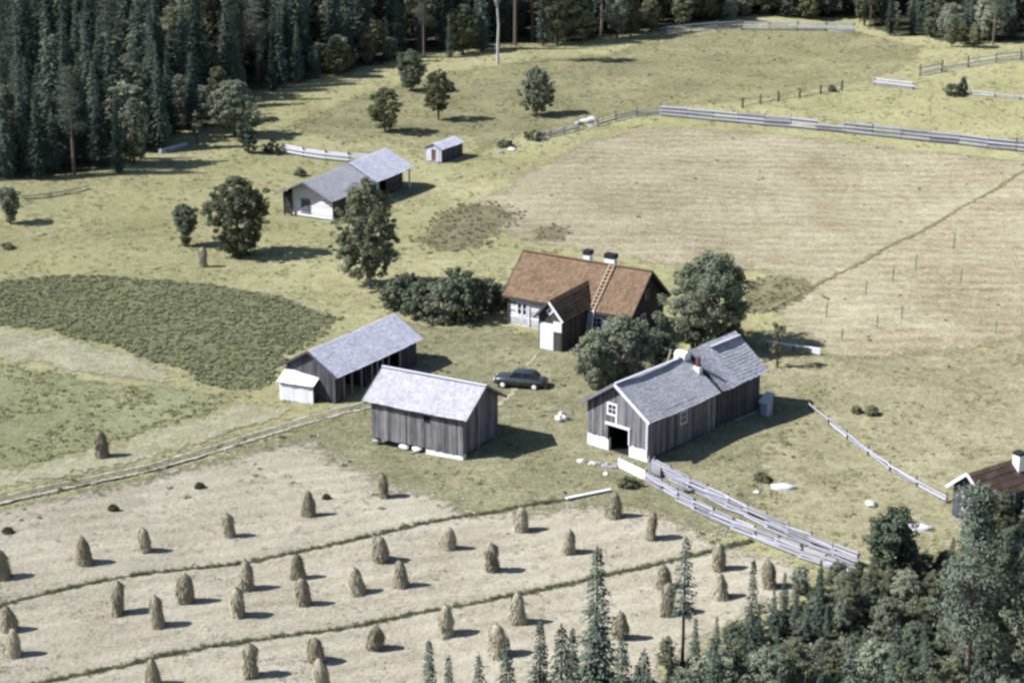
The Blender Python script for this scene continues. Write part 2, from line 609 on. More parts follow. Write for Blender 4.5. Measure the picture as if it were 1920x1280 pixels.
P_W2 = sheet('weed_patch', [(985, 432), (1040, 416), (1078, 432), (1050, 452), (1000, 448)], 'dark_weeds', 'small dark weed patch at the corner of the mown field', 0.3, soft=1.5)
P_W3 = sheet('weed_patch', [(1395, 530), (1440, 517), (1510, 520), (1538, 538), (1500, 566), (1455, 584), (1400, 588)], 'dark_weeds', 'dark brown vegetable patch right of the big tree', 0.15, soft=0.9)
P_RPAST = sheet('right_pasture', [(1380, 600), (1470, 655), (1640, 655), (1800, 645), (2000, 600), (2010, 1000), (1800, 1060), (1600, 1120), (1480, 1070), (1380, 1010), (1250, 950), (1150, 930), (1250, 800)], 'grey_pasture', 'grey green pasture right of the cow barn', 0.5, soft=4.0)
P_YARD = sheet('farmyard', [(640, 650), (700, 575), (820, 600), (950, 600), (1100, 640), (1240, 640), (1440, 680), (1530, 770), (1490, 900), (1430, 1050), (1330, 1030), (1200, 985), (1120, 985), (980, 1000), (860, 995),
                            (760, 975), (690, 945), (560, 920), (400, 930), (250, 955), (-40, 1005), (-40, 940), (200, 885), (400, 830), (560, 775), (640, 745), (690, 735)], 'yard_grass', 'trodden grass farmyard between the buildings', 0.5, soft=5.0)
P_POT = sheet('potato_field', [(-60, 548), (20, 524), (110, 515), (300, 524), (440, 540), (560, 566), (640, 600), (600, 636), (530, 672), (520, 716), (470, 738), (420, 732), (330, 694), (230, 657), (110, 625), (-60, 600)],
              'potato_soil', 'green potato field left of the long shed', 0.25, soft=1.4)
P_PALE = sheet('mown_strip', [(-60, 604), (110, 629), (230, 661), (325, 697), (330, 722), (200, 712), (90, 690), (-60, 672)], 'pale_aftermath', 'pale mown strip below the potato field', 0.25, soft=1.2)
P_OATS = sheet('oat_field', [(-60, 676), (90, 694), (200, 716), (330, 728), (452, 745), (400, 772), (290, 806), (190, 834), (90, 862), (-60, 898)], 'oats', 'lush green field left of the track', 0.2, soft=1.0)
P_HEAD = sheet('headland', [(-60, 902), (90, 866), (190, 838), (290, 810), (400, 776), (460, 748), (520, 760), (560, 772), (480, 800), (400, 830), (300, 858), (200, 880), (100, 900), (-60, 935)], 'pale_aftermath', 'pale mown headland along the dirt track', 0.15, soft=1.0)
P_HAY = sheet('hay_field', [(-80, 955), (120, 914), (300, 878), (420, 846), (520, 822), (620, 815), (700, 868), (800, 912), (920, 945), (1060, 940), (1150, 925), (1240, 942), (1330, 985), (1430, 1020), (1520, 1055), (1590, 1090),
                            (1500, 1150), (1340, 1230), (1220, 1330), (1100, 1420), (-80, 1420)], 'hay_stubble', 'pale mown hay field with rows of haystacks', 0.4, soft=4.0)
P_WOOD = sheet('wood_floor', [(1060, 1425), (1180, 1325), (1310, 1215), (1450, 1130), (1560, 1080), (1700, 1075), (1800, 1030), (1940, 965), (2020, 970), (1990, 1700), (1000, 1700), (900, 1440)], 'forest_floor', 'dark floor of the young wood', 0.5, soft=2.5)
P_FOREST = sheet('forest_ground', [(-220, 350), (60, 342), (210, 322), (300, 300), (310, 262), (420, 245), (490, 178), (620, 146), (740, 122), (900, 98), (1100, 80), (1260, 52), (1420, 34), (1600, 40), (1640, 62), (1720, 72), (1800, 92),
                                   (1880, 84), (2050, 80), (2050, -110), (-150, -110)], 'forest_floor', 'dark floor of the spruce forest', 0.6, cell=6, soft=4.0)


def strip(name, px, width, mat, label, lift, cat='path', rag=0.12, kind='structure', bumpz=0.0):
    pts = [at(*p).xy for p in px]
    fine = []
    for a, b in zip(pts, pts[1:]):
        k = max(1, int((b - a).length / 0.5))
        fine += [a.lerp(b, j / k) for j in range(k)]
    fine.append(pts[-1])
    lv, rv = [], []
    for i, p in enumerate(fine):
        d = (fine[min(i + 3, len(fine) - 1)] - fine[max(i - 3, 0)]).normalized()
        nrm = Vector((-d.y, d.x))
        lv.append(p + nrm * (width / 2 + rng.uniform(-rag, rag)))
        rv.append(p - nrm * (width / 2 + rng.uniform(-rag, rag)))
    b = MB()
    k = len(fine)
    b.v = [(p.x, p.y, th(p.x, p.y) + lift) for p in lv] + [(p.x, p.y, th(p.x, p.y) + lift + bumpz) for p in fine] + [(p.x, p.y, th(p.x, p.y) + lift) for p in rv]
    for i in range(k - 1):
        b.f += [(i, k + i, k + i + 1, i + 1), (k + i, 2 * k + i, 2 * k + i + 1, k + i + 1)]
    b.m = [0] * len(b.f)
    o = b.build(name, mat)
    e = o.data.attributes.new('edge', 'FLOAT', 'POINT')
    e.data.foreach_set('value', np.array([0.12] * k + [0.85] * k + [0.12] * k, dtype=np.float32))
    if kind == 'structure':
        tag(o, label, cat, kind=kind)
    return fine


TRACK = [(-60, 950), (0, 938), (100, 914), (200, 893), (300, 871), (400, 842), (480, 816), (560, 791), (640, 769), (700, 756)]
strip('dirt_track', TRACK, 2.9, 'yard_grass', 'grassy farm track leading to the sheds', 0.080, 'track', 0.2)
strip('wheel_rut', [(u, v - 4.5) for u, v in TRACK], 0.42, 'bare_soil', 'far pale wheel rut of the farm track', 0.09, 'track', 0.1)
strip('wheel_rut', [(u, v + 7.5) for u, v in TRACK], 0.55, 'bare_soil', 'near pale wheel rut of the farm track', 0.09, 'track', 0.1)
D1 = [(-60, 1150), (40, 1126), (130, 1104), (220, 1085), (300, 1074), (440, 1060), (540, 1040), (640, 1019), (720, 1001), (800, 981), (860, 970), (925, 962), (1000, 946), (1062, 939)]
D2 = [(20, 1292), (130, 1270), (230, 1250), (330, 1226), (450, 1206), (560, 1190), (640, 1181), (720, 1164), (800, 1148), (855, 1139), (976, 1115), (1093, 1090), (1144, 1078), (1238, 1058), (1330, 1036), (1410, 1014)]
D3 = [(1425, 588), (1470, 566), (1530, 536), (1600, 500), (1700, 446), (1800, 390), (1940, 312)]
DL1 = strip('ditch', D1, 0.62, 'ditch_soil', 'grassy ditch crossing the hay field, the upper one', 0.085, 'ditch', 0.2)
DL2 = strip('ditch', D2, 0.62, 'ditch_soil', 'grassy ditch crossing the hay field, the lower one', 0.085, 'ditch', 0.2)
DL3 = strip('ditch', D3, 0.8, 'rough_pasture', 'dark furrow running diagonally up the right field', 0.08, 'ditch', 0.3)

strip('footpath', [(395, 532), (440, 541), (500, 552), (560, 566), (610, 586)], 1.1, 'pale_aftermath', 'pale footpath along the top of the potato field', 0.075, 'path', 0.2)
strip('footpath', [(1010, 662), (985, 690), (960, 740), (900, 780)], 0.9, 'pale_aftermath', 'faint trodden path from the porch towards the car', 0.075, 'path', 0.25)
strip('grass_bank', [(40, 374), (80, 371), (125, 364), (168, 354)], 1.0, 'pale_aftermath', 'low grassy bank before the forest at the left', 0.06, 'bank', 0.1, bumpz=0.42)


# ------------------------------------------------------------------ low growth scattered as masses (stuff)
def tuft_mesh(name, mat, n, h, spread, w, lean=0.5, seed=0):
    r = np.random.default_rng(seed)
    q = []
    for _ in range(n):
        a, d = r.uniform(0, 6.28), spread * math.sqrt(r.uniform(0, 1))
        bx, by = d * math.cos(a), d * math.sin(a)
        hh = h * r.uniform(0.5, 1.1)
        la = r.uniform(0, 6.28)
        tx, ty = bx + lean * hh * math.cos(la) * r.uniform(0.2, 1), by + lean * hh * math.sin(la) * r.uniform(0.2, 1)
        s = r.uniform(0, 6.28)
        sx, sy = math.cos(s) * w / 2, math.sin(s) * w / 2
        q.append([(bx - sx, by - sy, -0.03), (bx + sx, by + sy, -0.03), (tx + sx * 0.5, ty + sy * 0.5, hh), (tx - sx * 0.5, ty - sy * 0.5, hh)])
    return quads_mesh(name, np.array(q), mat)


def leaf_quads(C, size, up=0.4, r=None, asp=1.0, out=None):
    r = r or nrg
    n = len(C)
    N = r.normal(size=(n, 3))
    if out is None:
        N[:, 2] = np.abs(N[:, 2]) * 0.7 + up
    else:
        N = N * 0.55 + out
        N[:, 2] += up * 0.5
    N /= np.linalg.norm(N, axis=1)[:, None]
    T = np.cross(N, r.normal(size=(n, 3)))
    T /= np.linalg.norm(T, axis=1)[:, None] + 1e-9
    B = np.cross(N, T)
    s = (size * r.uniform(0.4, 1.5, n))[:, None] / 2
    return np.stack([C - T * s - B * s * asp, C + T * s - B * s * asp, C + T * s + B * s * asp, C - T * s + B * s * asp], 1)


def plant_mesh(name, mat, n, rad, h, size, seed=0, up=0.5):
    r = np.random.default_rng(seed)
    C = r.normal(size=(n, 3))
    C /= np.linalg.norm(C, axis=1)[:, None]
    C *= (r.uniform(0.5, 1, n) ** 0.5)[:, None] * np.array([rad, rad, h * 0.55])
    C[:, 2] = np.abs(C[:, 2]) * 1.5 + 0.03
    return quads_mesh(name, leaf_quads(C, size, up, r), mat)


def scatter(name, P, protos, smin, smax, label, cat, seed=0):
    """one mass of growth: instances of the prototype meshes on the given ground points"""
    pc = bpy.data.collections.new(name + '_kinds')
    for k, me in enumerate(protos):
        o = bpy.data.objects.new('%s_kind' % name, me)
        pc.objects.link(o)
    me = bpy.data.meshes.new(name)
    Z = terrain(P[:, 0], P[:, 1]) + 0.03
    me.vertices.add(len(P))
    me.vertices.foreach_set('co', np.column_stack([P, Z]).astype(np.float32).ravel())
    me.update()
    ob = link_mesh(name, me)
    tag(ob, label, cat, kind='stuff')
    t = bpy.data.node_groups.new(name, 'GeometryNodeTree')
    t.interface.new_socket('Geometry', in_out='INPUT', socket_type='NodeSocketGeometry')
    t.interface.new_socket('Geometry', in_out='OUTPUT', socket_type='NodeSocketGeometry')
    n, l = t.nodes, t.links
    gi, go = n.new('NodeGroupInput'), n.new('NodeGroupOutput')
    ip = n.new('GeometryNodeInstanceOnPoints')
    ci = n.new('GeometryNodeCollectionInfo')
    ci.inputs['Collection'].default_value = pc
    ci.inputs['Separate Children'].default_value = True
    ci.inputs['Reset Children'].default_value = True
    ip.inputs['Pick Instance'].default_value = True
    rv = n.new('FunctionNodeRandomValue')
    rv.data_type = 'FLOAT_VECTOR'
    rv.inputs[0].default_value = (-0.05, -0.05, 0)
    rv.inputs[1].default_value = (0.05, 0.05, 6.283)
    rv.inputs['Seed'].default_value = seed
    rs = n.new('FunctionNodeRandomValue')
    rs.data_type = 'FLOAT'
    rs.inputs[2].default_value, rs.inputs[3].default_value = smin, smax
    rs.inputs['Seed'].default_value = seed + 5
    l.new(gi.outputs[0], ip.inputs['Points'])
    l.new(ci.outputs[0], ip.inputs['Instance'])
    l.new(rv.outputs[0], ip.inputs['Rotation'])
    l.new(rs.outputs[1], ip.inputs['Scale'])
    l.new(ip.outputs[0], go.inputs[0])
    md = ob.modifiers.new('scatter', 'NODES')
    md.node_group = t
    return ob


def fill(poly, per_m2, seed, clump=0.0):
    r = np.random.default_rng(seed)
    q = np.array([(p[0], p[1]) for p in poly])
    lo, hi = q.min(0), q.max(0)
    n = int(np.prod(hi - lo) * per_m2)
    P = r.uniform(lo, hi, (n, 2))
    P = P[inside(poly, P)]
    if clump:
        g = np.sin(P[:, 0] * 0.9 + 2 * np.sin(P[:, 1] * 0.31)) + np.sin(P[:, 1] * 0.7 + 1.5 * np.sin(P[:, 0] * 0.43)) + r.normal(0, 0.8, len(P))
        P = P[g > clump]
    return P


def along(fine, per_m, w, seed):
    r = np.random.default_rng(seed)
    F = np.array([(p.x, p.y) for p in fine])
    n = int(len(F) * 0.5 * per_m)
    i = r.uniform(0, len(F) - 1.01, n)
    k = i.astype(int)
    return F[k] + (F[k + 1] - F[k]) * (i - k)[:, None] + r.normal(0, w, (n, 2))


FOOT = []          # building footprints kept clear of growth


def clear(P):
    for poly in FOOT:
        P = P[~inside(poly, P)]
    return P


# ------------------------------------------------------------------ buildings
def span_minus(a, b, cuts):
    segs = [(a, b)]
    for c0, c1 in cuts:
        nxt = []
        for s0, s1 in segs:
            if c1 <= s0 or c0 >= s1:
                nxt.append((s0, s1))
            else:
                if c0 > s0:
                    nxt.append((s0, c0))
                if c1 < s1:
                    nxt.append((c1, s1))
        segs = nxt
    return [s for s in segs if s[1] - s[0] > 0.02]


def plank_wall(root, a, b, z0, top, mat, holes=(), pw=0.2, thick=0.03, core='dark_planks', skip=(), seed=0):
    """wall of upright boards from a to b (seen from outside, left to right); top(u) gives its height, holes are (u0, u1, z0, z1)"""
    a, b = Vector(a), Vector(b)
    L = (b - a).length
    d = (b - a) / L
    nrm = Vector((d.y, -d.x))
    r = random.Random(seed)

    def slab(mb, u0, u1, z00, t0, t1, o0, o1):
        P = lambda u, o, z: (a.x + d.x * u + nrm.x * o, a.y + d.y * u + nrm.y * o, z)
        mb.hexa([P(u0, o1, z00), P(u1, o1, z00), P(u1, o0, z00), P(u0, o0, z00)], [P(u0, o1, t0), P(u1, o1, t1), P(u1, o0, t1), P(u0, o0, t0)])

    brk = sorted(set([0.0, L, L / 2] + [x for h in holes for x in h[:2]]))
    core_mb = MB()
    us = []
    for u0, u1 in zip(brk, brk[1:]):
        k = max(1, round((u1 - u0) / pw))
        us += [(u0 + (u1 - u0) * i / k, u0 + (u1 - u0) * (i + 1) / k) for i in range(k)]
        for s0, s1 in span_minus(z0, 50, [h[2:] for h in holes if h[0] < (u0 + u1) / 2 < h[1]]):
            hi = s1 > 40
            slab(core_mb, u0, u1, s0, top(u0) if hi else s1, top(u1) if hi else s1, -0.09, -0.004)
    w = core_mb.build('wall', core, root)
    for u0, u1 in us:
        for s0, s1 in span_minus(z0, 50, [h[2:] for h in holes if h[0] < (u0 + u1) / 2 < h[1]]):
            hi = s1 > 40
            mb = MB()
            t = thick + r.uniform(-0.010, 0.014)
            drop = r.uniform(-0.06, 0.05) if s0 == z0 else 0.0
            e = r.uniform(0.003, 0.012)
            slab(mb, u0 + e, u1 - e, s0 + drop, (top(u0) if hi else s1) - 0.01, (top(u1) if hi else s1) - 0.01, 0.0, t)
            mb.build('plank', mat, w)
    return w


def log_wall(root, a, b, z0, top, mat, holes=(), lh=0.24, thick=0.07, seed=0, core='dark_logs', ext=0.0):
    """wall of lying logs; gable courses are cut to the roof line"""
    a, b = Vector(a), Vector(b)
    L = (b - a).length
    d = (b - a) / L
    nrm = Vector((d.y, -d.x))
    zmax = max(top(u) for u in np.linspace(0, L, 41))
    core_mb = MB()
    P = lambda u, o, z: (a.x + d.x * u + nrm.x * o, a.y + d.y * u + nrm.y * o, z)
    w = None
    courses, z = [], z0
    r = random.Random(seed)
    while z < zmax - 0.02:
        z1 = min(z + lh * r.uniform(0.92, 1.08), zmax)
        ok = [u for u in np.linspace(0, L, 161) if top(u) >= z1 - 0.03]
        if len(ok) > 3:
            courses.append((z, z1, min(ok), max(ok)))
        z = z1
    pieces = []
    for z, z1, u0, u1 in courses:
        cuts = [h[:2] for h in holes if h[2] < (z + z1) / 2 < h[3]]
        for s0, s1 in span_minus(u0, u1, cuts):
            core_mb.hexa([P(s0, -0.004, z), P(s1, -0.004, z), P(s1, -0.12, z), P(s0, -0.12, z)], [P(s0, -0.004, z1), P(s1, -0.004, z1), P(s1, -0.12, z1), P(s0, -0.12, z1)])
            x0 = s0 - (ext if s0 <= 0.001 else 0)
            x1 = s1 + (ext if s1 >= L - 0.001 else 0)
            pieces.append((x0, x1, z, z1))
    w = core_mb.build('wall', core, root)
    for x0, x1, z, z1 in pieces:
        mb = MB()
        t, g, zm = thick * r.uniform(0.8, 1.15), 0.015, (z + z1) / 2
        prof = [(0.0, z + g), (t * 0.75, z + g + 0.03), (t, zm), (t * 0.75, z1 - g - 0.03), (0.0, z1 - g)]
        k = len(prof)
        mb.v = [P(x0, o, zz) for o, zz in prof] + [P(x1, o, zz) for o, zz in prof]
        mb.f = [(i, k + i, k + i + 1, i + 1) for i in range(k - 1)] + [tuple(range(k)), tuple(reversed(range(k, 2 * k))), (k - 1, 2 * k - 1, k, 0)]
        mb.m = [0] * len(mb.f)
        mb.build('log', mat, w)
    return w


def slope_roof(root, x0, x1, yr, zr, ye, ze, mat, under='dark_planks', sag=0.0, exposure=0.2, width=0.14, thick=0.05, seed=0, cover='shingles', rag=0.02, skip=None):
    """one roof slope from its ridge (yr, zr) down to its eave (ye, ze); ridge runs along x"""
    r = np.random.default_rng(seed)
    S = lambda x: -sag * math.sin(math.pi * (x - x0) / (x1 - x0)) + 0.012 * math.sin(x * 2.1 + seed)
    mb = MB()
    k = 8
    dv = Vector((0, ye - yr, ze - zr))
    SL = dv.length
    dv.normalize()
    nv = Vector((0, -dv.z, dv.y))
    if nv.z < 0:
        nv = -nv
    flip = (ye - yr) > 0
    for i in range(k):
        xa, xb = x0 + (x1 - x0) * i / k, x0 + (x1 - x0) * (i + 1) / k
        A, B = (xa, xb) if not flip else (xb, xa)
        pts = [Vector((A, ye, ze + S(A))), Vector((B, ye, ze + S(B))), Vector((B, yr, zr + S(B))), Vector((A, yr, zr + S(A)))]
        mb.hexa([p - nv * thick for p in pts], pts)
    roof = mb.build('roof', under, root)
    C = MB()
    rows = int(SL / exposure)
    for j in range(rows + 1):
        s = SL - j * exposure            # distance from the ridge to this row's lower edge
        if s < exposure * 0.3:
            break
        x = x0 + r.uniform(-0.03, 0.0)
        while x < x1:
            w = width * r.uniform(0.6, 1.4)
            xb = min(x + w, x1 + 0.02)
            up = max(0.0, s - exposure * 1.12)
            lo = s + r.uniform(-rag, rag) + (0.03 if j == 0 else 0)
            t0, t1 = 0.008, 0.028 + r.uniform(-0.006, 0.014)
            a = Vector((x, yr, zr + S(x)))
            b = Vector((xb, yr, zr + S(xb)))
            g = 0.006
            a2, b2 = a + Vector((g, 0, 0)), b - Vector((g, 0, 0))
            q = [a2 + dv * lo + nv * t1, b2 + dv * lo + nv * t1, b2 + dv * up + nv * t0, a2 + dv * up + nv * t0]
            e = [a2 + dv * lo, b2 + dv * lo, q[1], q[0]]
            if flip:
                q.reverse()
                e.reverse()
            if not (skip and skip((x + xb) / 2, (lo + up) / 2)):
                n0 = len(C.v)
                C.v += [tuple(p) for p in q] + [tuple(p) for p in e[:2] if not flip] + [tuple(p) for p in e[2:] if flip]
                C.f.append((n0, n0 + 1, n0 + 2, n0 + 3))
                C.f.append((n0 + 4, n0 + 5, n0 + 1, n0) if not flip else (n0 + 4, n0 + 5, n0 + 3, n0 + 2))
                C.m += [0, 0]
            x = xb
    tag(C.build(cover, mat, roof), kind='stuff')
    return roof


def gable_top(L, h_eave, h_ridge):
    return lambda u: h_eave + (h_ridge - h_eave) * (1 - abs(u - L / 2) / (L / 2))


def flat_top(h):
    return lambda u: h


def window(root, a, b, u0, u1, z0, z1, frame='white_boards', bars=(1, 1), fw=0.09, proud=0.05, name='window', glass='window_glass'):
    """framed window on the wall line a-b: frame bars, dark panes and sash bars"""
    a, b = Vector(a), Vector(b)
    d = (b - a).normalized()
    n = Vector((d.y, -d.x))
    P = lambda u, o, z: Vector((a.x + d.x * u + n.x * o, a.y + d.y * u + n.y * o, z))

    def blk(mb, ua, ub, za, zb, oa, ob):
        mb.hexa([P(ua, ob, za), P(ub, ob, za), P(ub, oa, za), P(ua, oa, za)], [P(ua, ob, zb), P(ub, ob, zb), P(ub, oa, zb), P(ua, oa, zb)])

    g = MB()
    blk(g, u0, u1, z0, z1, -0.02, proud * 0.5)
    w = g.build(name, glass, root)
    f = MB()
    blk(f, u0 - fw, u1 + fw, z1, z1 + fw, -0.01, proud + 0.012)
    blk(f, u0 - fw, u1 + fw, z0 - fw, z0, -0.01, proud + 0.022)
    blk(f, u0 - fw, u0, z0, z1, -0.01, proud + 0.008)
    blk(f, u1, u1 + fw, z0, z1, -0.01, proud + 0.008)
    f.build('frame', frame, w)
    s = MB()
    for i in range(1, bars[0]):
        u = u0 + (u1 - u0) * i / bars[0]
        blk(s, u - 0.025, u + 0.025, z0, z1, 0.0, proud * 0.5 + 0.02)
    for i in range(1, bars[1]):
        z = z0 + (z1 - z0) * i / bars[1]
        blk(s, u0, u1, z - 0.025, z + 0.025, 0.0, proud * 0.5 + 0.016)
    if s.f:
        s.build('sash_bar', frame, w)
    return w


def footprint(root_loc, rz, x0, x1, y0, y1, m=0.25):
    c, s = math.cos(rz), math.sin(rz)
    FOOT.append([(root_loc[0] + x * c - y * s, root_loc[1] + x * s + y * c) for x, y in ((x0 - m, y0 - m), (x1 + m, y0 - m), (x1 + m, y1 + m), (x0 - m, y1 + m))])


def board(root, p0, p1, w, h, mat, name='board'):
    return piece(name, p0, p1, w, h, mat, root)


def stone(name, mat, size, seed, label=None, cat='stone', loc=None, parent=None, group=None, flat=0.6):
    bm = bmesh.new()
    bmesh.ops.create_icosphere(bm, subdivisions=2, radius=1.0)
    r = random.Random(seed)
    ks = [(Vector((r.gauss(0, 1), r.gauss(0, 1), r.gauss(0, 1))).normalized(), r.uniform(0.55, 0.9)) for _ in range(9)]
    for v in bm.verts:
        for kd, kk in ks:
            e = v.co.dot(kd) - kk
            if e > 0:
                v.co -= kd * e
        v.co.z *= flat
        v.co.x *= 1.25
    bmesh.ops.scale(bm, vec=(size, size, size), verts=bm.verts)
    me = bpy.data.meshes.new(name)
    bm.to_mesh(me)
    bm.free()
    me.materials.append(MATS[mat])
    o = link_mesh(name, me, parent)
    if loc is not None:
        o.location = loc
        o.rotation_euler = (0, 0, r.uniform(0, 6))
    if label:
        tag(o, label, cat, group)
    return o


# ---- grey plank barn in the middle of the yard: local x runs along its ridge, front wall at y = 0
rz = R(-29.0)
o0 = at(868, 864)
BL, BW, HE, HR, Z0 = 7.9, 5.2, 3.55, 5.1, 0.42
d = Vector((math.cos(rz), math.sin(rz), 0))
loc = o0 - d * BL
barn = thing('grey_barn', 'grey plank barn on white stones with one tiny window, in the middle of the yard', 'barn', loc, rz)
footprint(loc, rz, 0, BL, 0, BW)
wa, wb, wc, wd = (0, 0), (BL, 0), (BL, BW), (0, BW)
hole = (4.55, 5.15, 2.45, 3.0)
plank_wall(barn, wa, wb, Z0, flat_top(HE), 'grey_planks', [hole], 0.2, seed=1)
plank_wall(barn, wb, wc, Z0, gable_top(BW, HE, HR), 'grey_planks', [], 0.2, seed=2)
plank_wall(barn, wc, wd, Z0, flat_top(HE), 'grey_planks', [], 0.24, seed=3)
plank_wall(barn, wd, wa, Z0, gable_top(BW, HE, HR), 'grey_planks', [], 0.24, seed=4)
window(barn, wa, wb, 4.55, 5.15, 2.45, 3.0, 'grey_planks', fw=0.05, proud=0.04, glass='dark_inside')
ov = 0.42
k = (HR - HE) / (BW / 2)
for s, y in ((1, -ov), (-1, BW + ov)):
    slope_roof(barn, -0.55, BL + 0.55, BW / 2, HR + 0.08, y, HE - ov * k + 0.08, 'shingle_grey', seed=10 + s, sag=0.05)
for x in (-0.58, BL + 0.58):
    for y in (-ov, BW + ov):
        board(barn, (x, y, HE - ov * k + 0.02), (x, BW / 2, HR + 0.02), 0.05, 0.2, 'grey_planks', 'bargeboard')
board(barn, (-0.6, BW / 2 - 0.1, HR + 0.13), (BL + 0.6, BW / 2 - 0.1, HR + 0.13), 0.24, 0.04, 'shingle_pale', 'ridge_board')
mb = MB()
mb.box(0.1, BL - 0.1, 0.1, BW - 0.1, Z0 - 0.1, Z0 + 0.02)
mb.build('floor_frame', 'dark_planks', barn)
mb = MB()
mb.box(4.7, 7.88, 0.02, 0.35, -0.25, 0.34)
mb.box(7.55, 7.9, 0.03, 0.5, -0.25, 0.44)
mb.build('foundation', 'whitewash', barn)
for q, (x, y, s) in enumerate(((0.25, 0.25, 0.32), (2.75, 0.12, 0.36), (3.9, 0.12, 0.40), (0.3, BW - 0.3, 0.35), (BL - 0.35, BW - 0.3, 0.35), (BL - 0.3, BW / 2, 0.3))):
    so = stone('foundation_stone', 'whitewash' if q in (1, 2) else 'stone', s, q, parent=barn)
    so.location = (x, y, 0.12)

# ---- long open shed: ridge along local x, open post front at y = 0
rz = R(57.0)
o0 = at(630, 757)
SL_, SW, HE, HR = 11.0, 4.9, 2.55, 4.0
loc = o0
shed = thing('cart_shed', 'long grey cart shed with an open post front, left of the barn', 'shed', loc, rz)
footprint(loc, rz, 0, SL_, 0, SW)
# local frame: x away from the viewer along the ridge; the open side faces local -y
plank_wall(shed, (0, SW), (0, 0), 0.0, gable_top(SW, HE, HR), 'dark_planks', [], 0.22, seed=21)
plank_wall(shed, (SL_, 0), (SL_, SW), 0.0, gable_top(SW, HE, HR), 'grey_planks', [], 0.24, seed=22)
plank_wall(shed, (SL_, SW), (0, SW), 0.0, flat_top(HE), 'dark_planks', [], 0.24, seed=23)
plank_wall(shed, (0, 0), (1.0, 0), 0.0, flat_top(HE), 'dark_planks', [], 0.22, seed=24)
plank_wall(shed, (8.6, 0), (SL_, 0), 0.0, flat_top(HE), 'dark_planks', [], 0.22, seed=25)
for x in (1.0, 2.0, 3.3, 4.7, 5.45, 6.15, 7.0, 8.55):
    mb = MB()
    mb.box(x - 0.06, x + 0.06, -0.14, -0.02, -0.05, HE - 0.37)
    mb.build('post', 'grey_logs', shed)
board(shed, (0, -0.08, HE - 0.28), (SL_, -0.08, HE - 0.28), 0.14, 0.16, 'dark_planks', 'eave_beam')
mb = MB()
mb.box(4.0, 4.1, 0.05, SW - 0.05, 0, HE - 0.1)
mb.build('partition', 'dark_planks', shed)
for y in (-0.45, SW + 0.45):
    kk = (HR - HE) / (SW / 2)
    slope_roof(shed, -0.35, SL_ + 0.4, SW / 2, HR + 0.08, y, HE - 0.45 * kk + 0.08, 'shingle_pale', seed=31, sag=0.06, exposure=0.22)
    board(shed, (-0.38, y, HE - 0.45 * kk + 0.02), (-0.38, SW / 2, HR + 0.02), 0.05, 0.18, 'dark_planks', 'bargeboard')
    board(shed, (SL_ + 0.43, y, HE - 0.45 * kk + 0.02), (SL_ + 0.43, SW / 2, HR + 0.02), 0.05, 0.18, 'grey_planks', 'bargeboard')
# white lean-to against the gable end of the shed
a0, b0 = at(525, 749), at(588, 757)
rz2 = math.atan2((b0 - a0).y, (b0 - a0).x)
LL, LW = (b0 - a0).length, 1.75
hut = thing('white_hut', 'small white boarded hut with a single pitch roof, against the end of the long shed', 'hut', a0, rz2)
footprint(a0, rz2, 0, LL, 0, LW)
plank_wall(hut, (0, 0), (LL, 0), 0.05, flat_top(1.62), 'white_boards', [], 0.26, core='pale_planks', seed=41)
plank_wall(hut, (LL, 0), (LL, LW), 0.05, lambda u: 1.62 + 0.72 * u / LW, 'dark_planks', [], 0.22, seed=42)  # unlit right wall of the white hut, its shade painted as dark boards
plank_wall(hut, (0, LW), (0, 0), 0.05, lambda u: 1.62 + 0.72 * (LW - u) / LW, 'pale_planks', [], 0.22, seed=43)
plank_wall(hut, (LL, LW), (0, LW), 0.05, flat_top(2.34), 'dark_planks', [], 0.22, seed=44)
kk = 0.72 / LW
slope_roof(hut, -0.12, LL + 0.14, LW + 0.1, 2.34 + 0.1 * kk + 0.06, -0.22, 1.62 - 0.22 * kk + 0.06, 'white_boards', exposure=1.2, width=0.24, seed=45, cover='roof_boards')
mb = MB()
mb.box(0.02, LL - 0.02, 0.02, LW - 0.05, -0.15, 0.04)
mb.build('sill', 'stone', hut)

# ---- farmhouse with a red tiled roof: local x along the ridge, front wall at y = 0
eL, eR = at(942, 547, 2.95), at(1184, 589, 2.95)
rz = math.atan2((eR - eL).y, (eR - eL).x)
HL = (eR - eL).length - 0.9
d = Vector((math.cos(rz), math.sin(rz), 0))
nn = Vector((-d.y, d.x, 0))
loc = Vector((eL.x, eL.y, 0)) + d * 0.42 + nn * 0.45
loc.z = th(loc.x + 5, loc.y) - 0.02
HW, HE, HR = 6.6, 3.2, 5.95
house = thing('farmhouse', 'log farmhouse with a rusty red tiled roof, two chimneys and a white porch front', 'house', loc, rz)
footprint(loc, rz, 0, HL, 0, HW)
kk = (HR - HE) / (HW / 2)
holes_f = [(0.95, 1.75, 1.25, 2.35), (HL - 3.6, HL - 2.6, 1.35, 2.25)]
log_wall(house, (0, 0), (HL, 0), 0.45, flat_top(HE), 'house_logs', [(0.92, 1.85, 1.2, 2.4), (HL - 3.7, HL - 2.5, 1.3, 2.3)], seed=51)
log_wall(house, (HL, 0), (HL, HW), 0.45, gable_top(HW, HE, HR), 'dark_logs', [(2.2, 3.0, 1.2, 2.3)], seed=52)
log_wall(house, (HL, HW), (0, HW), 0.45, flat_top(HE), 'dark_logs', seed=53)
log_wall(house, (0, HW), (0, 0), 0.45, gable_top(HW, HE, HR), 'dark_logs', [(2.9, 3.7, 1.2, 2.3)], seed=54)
mb = MB()
mb.box(-0.03, HL + 0.03, -0.04, HW + 0.03, -0.3, 0.44)
mb.build('foundation', 'pale_stone', house)
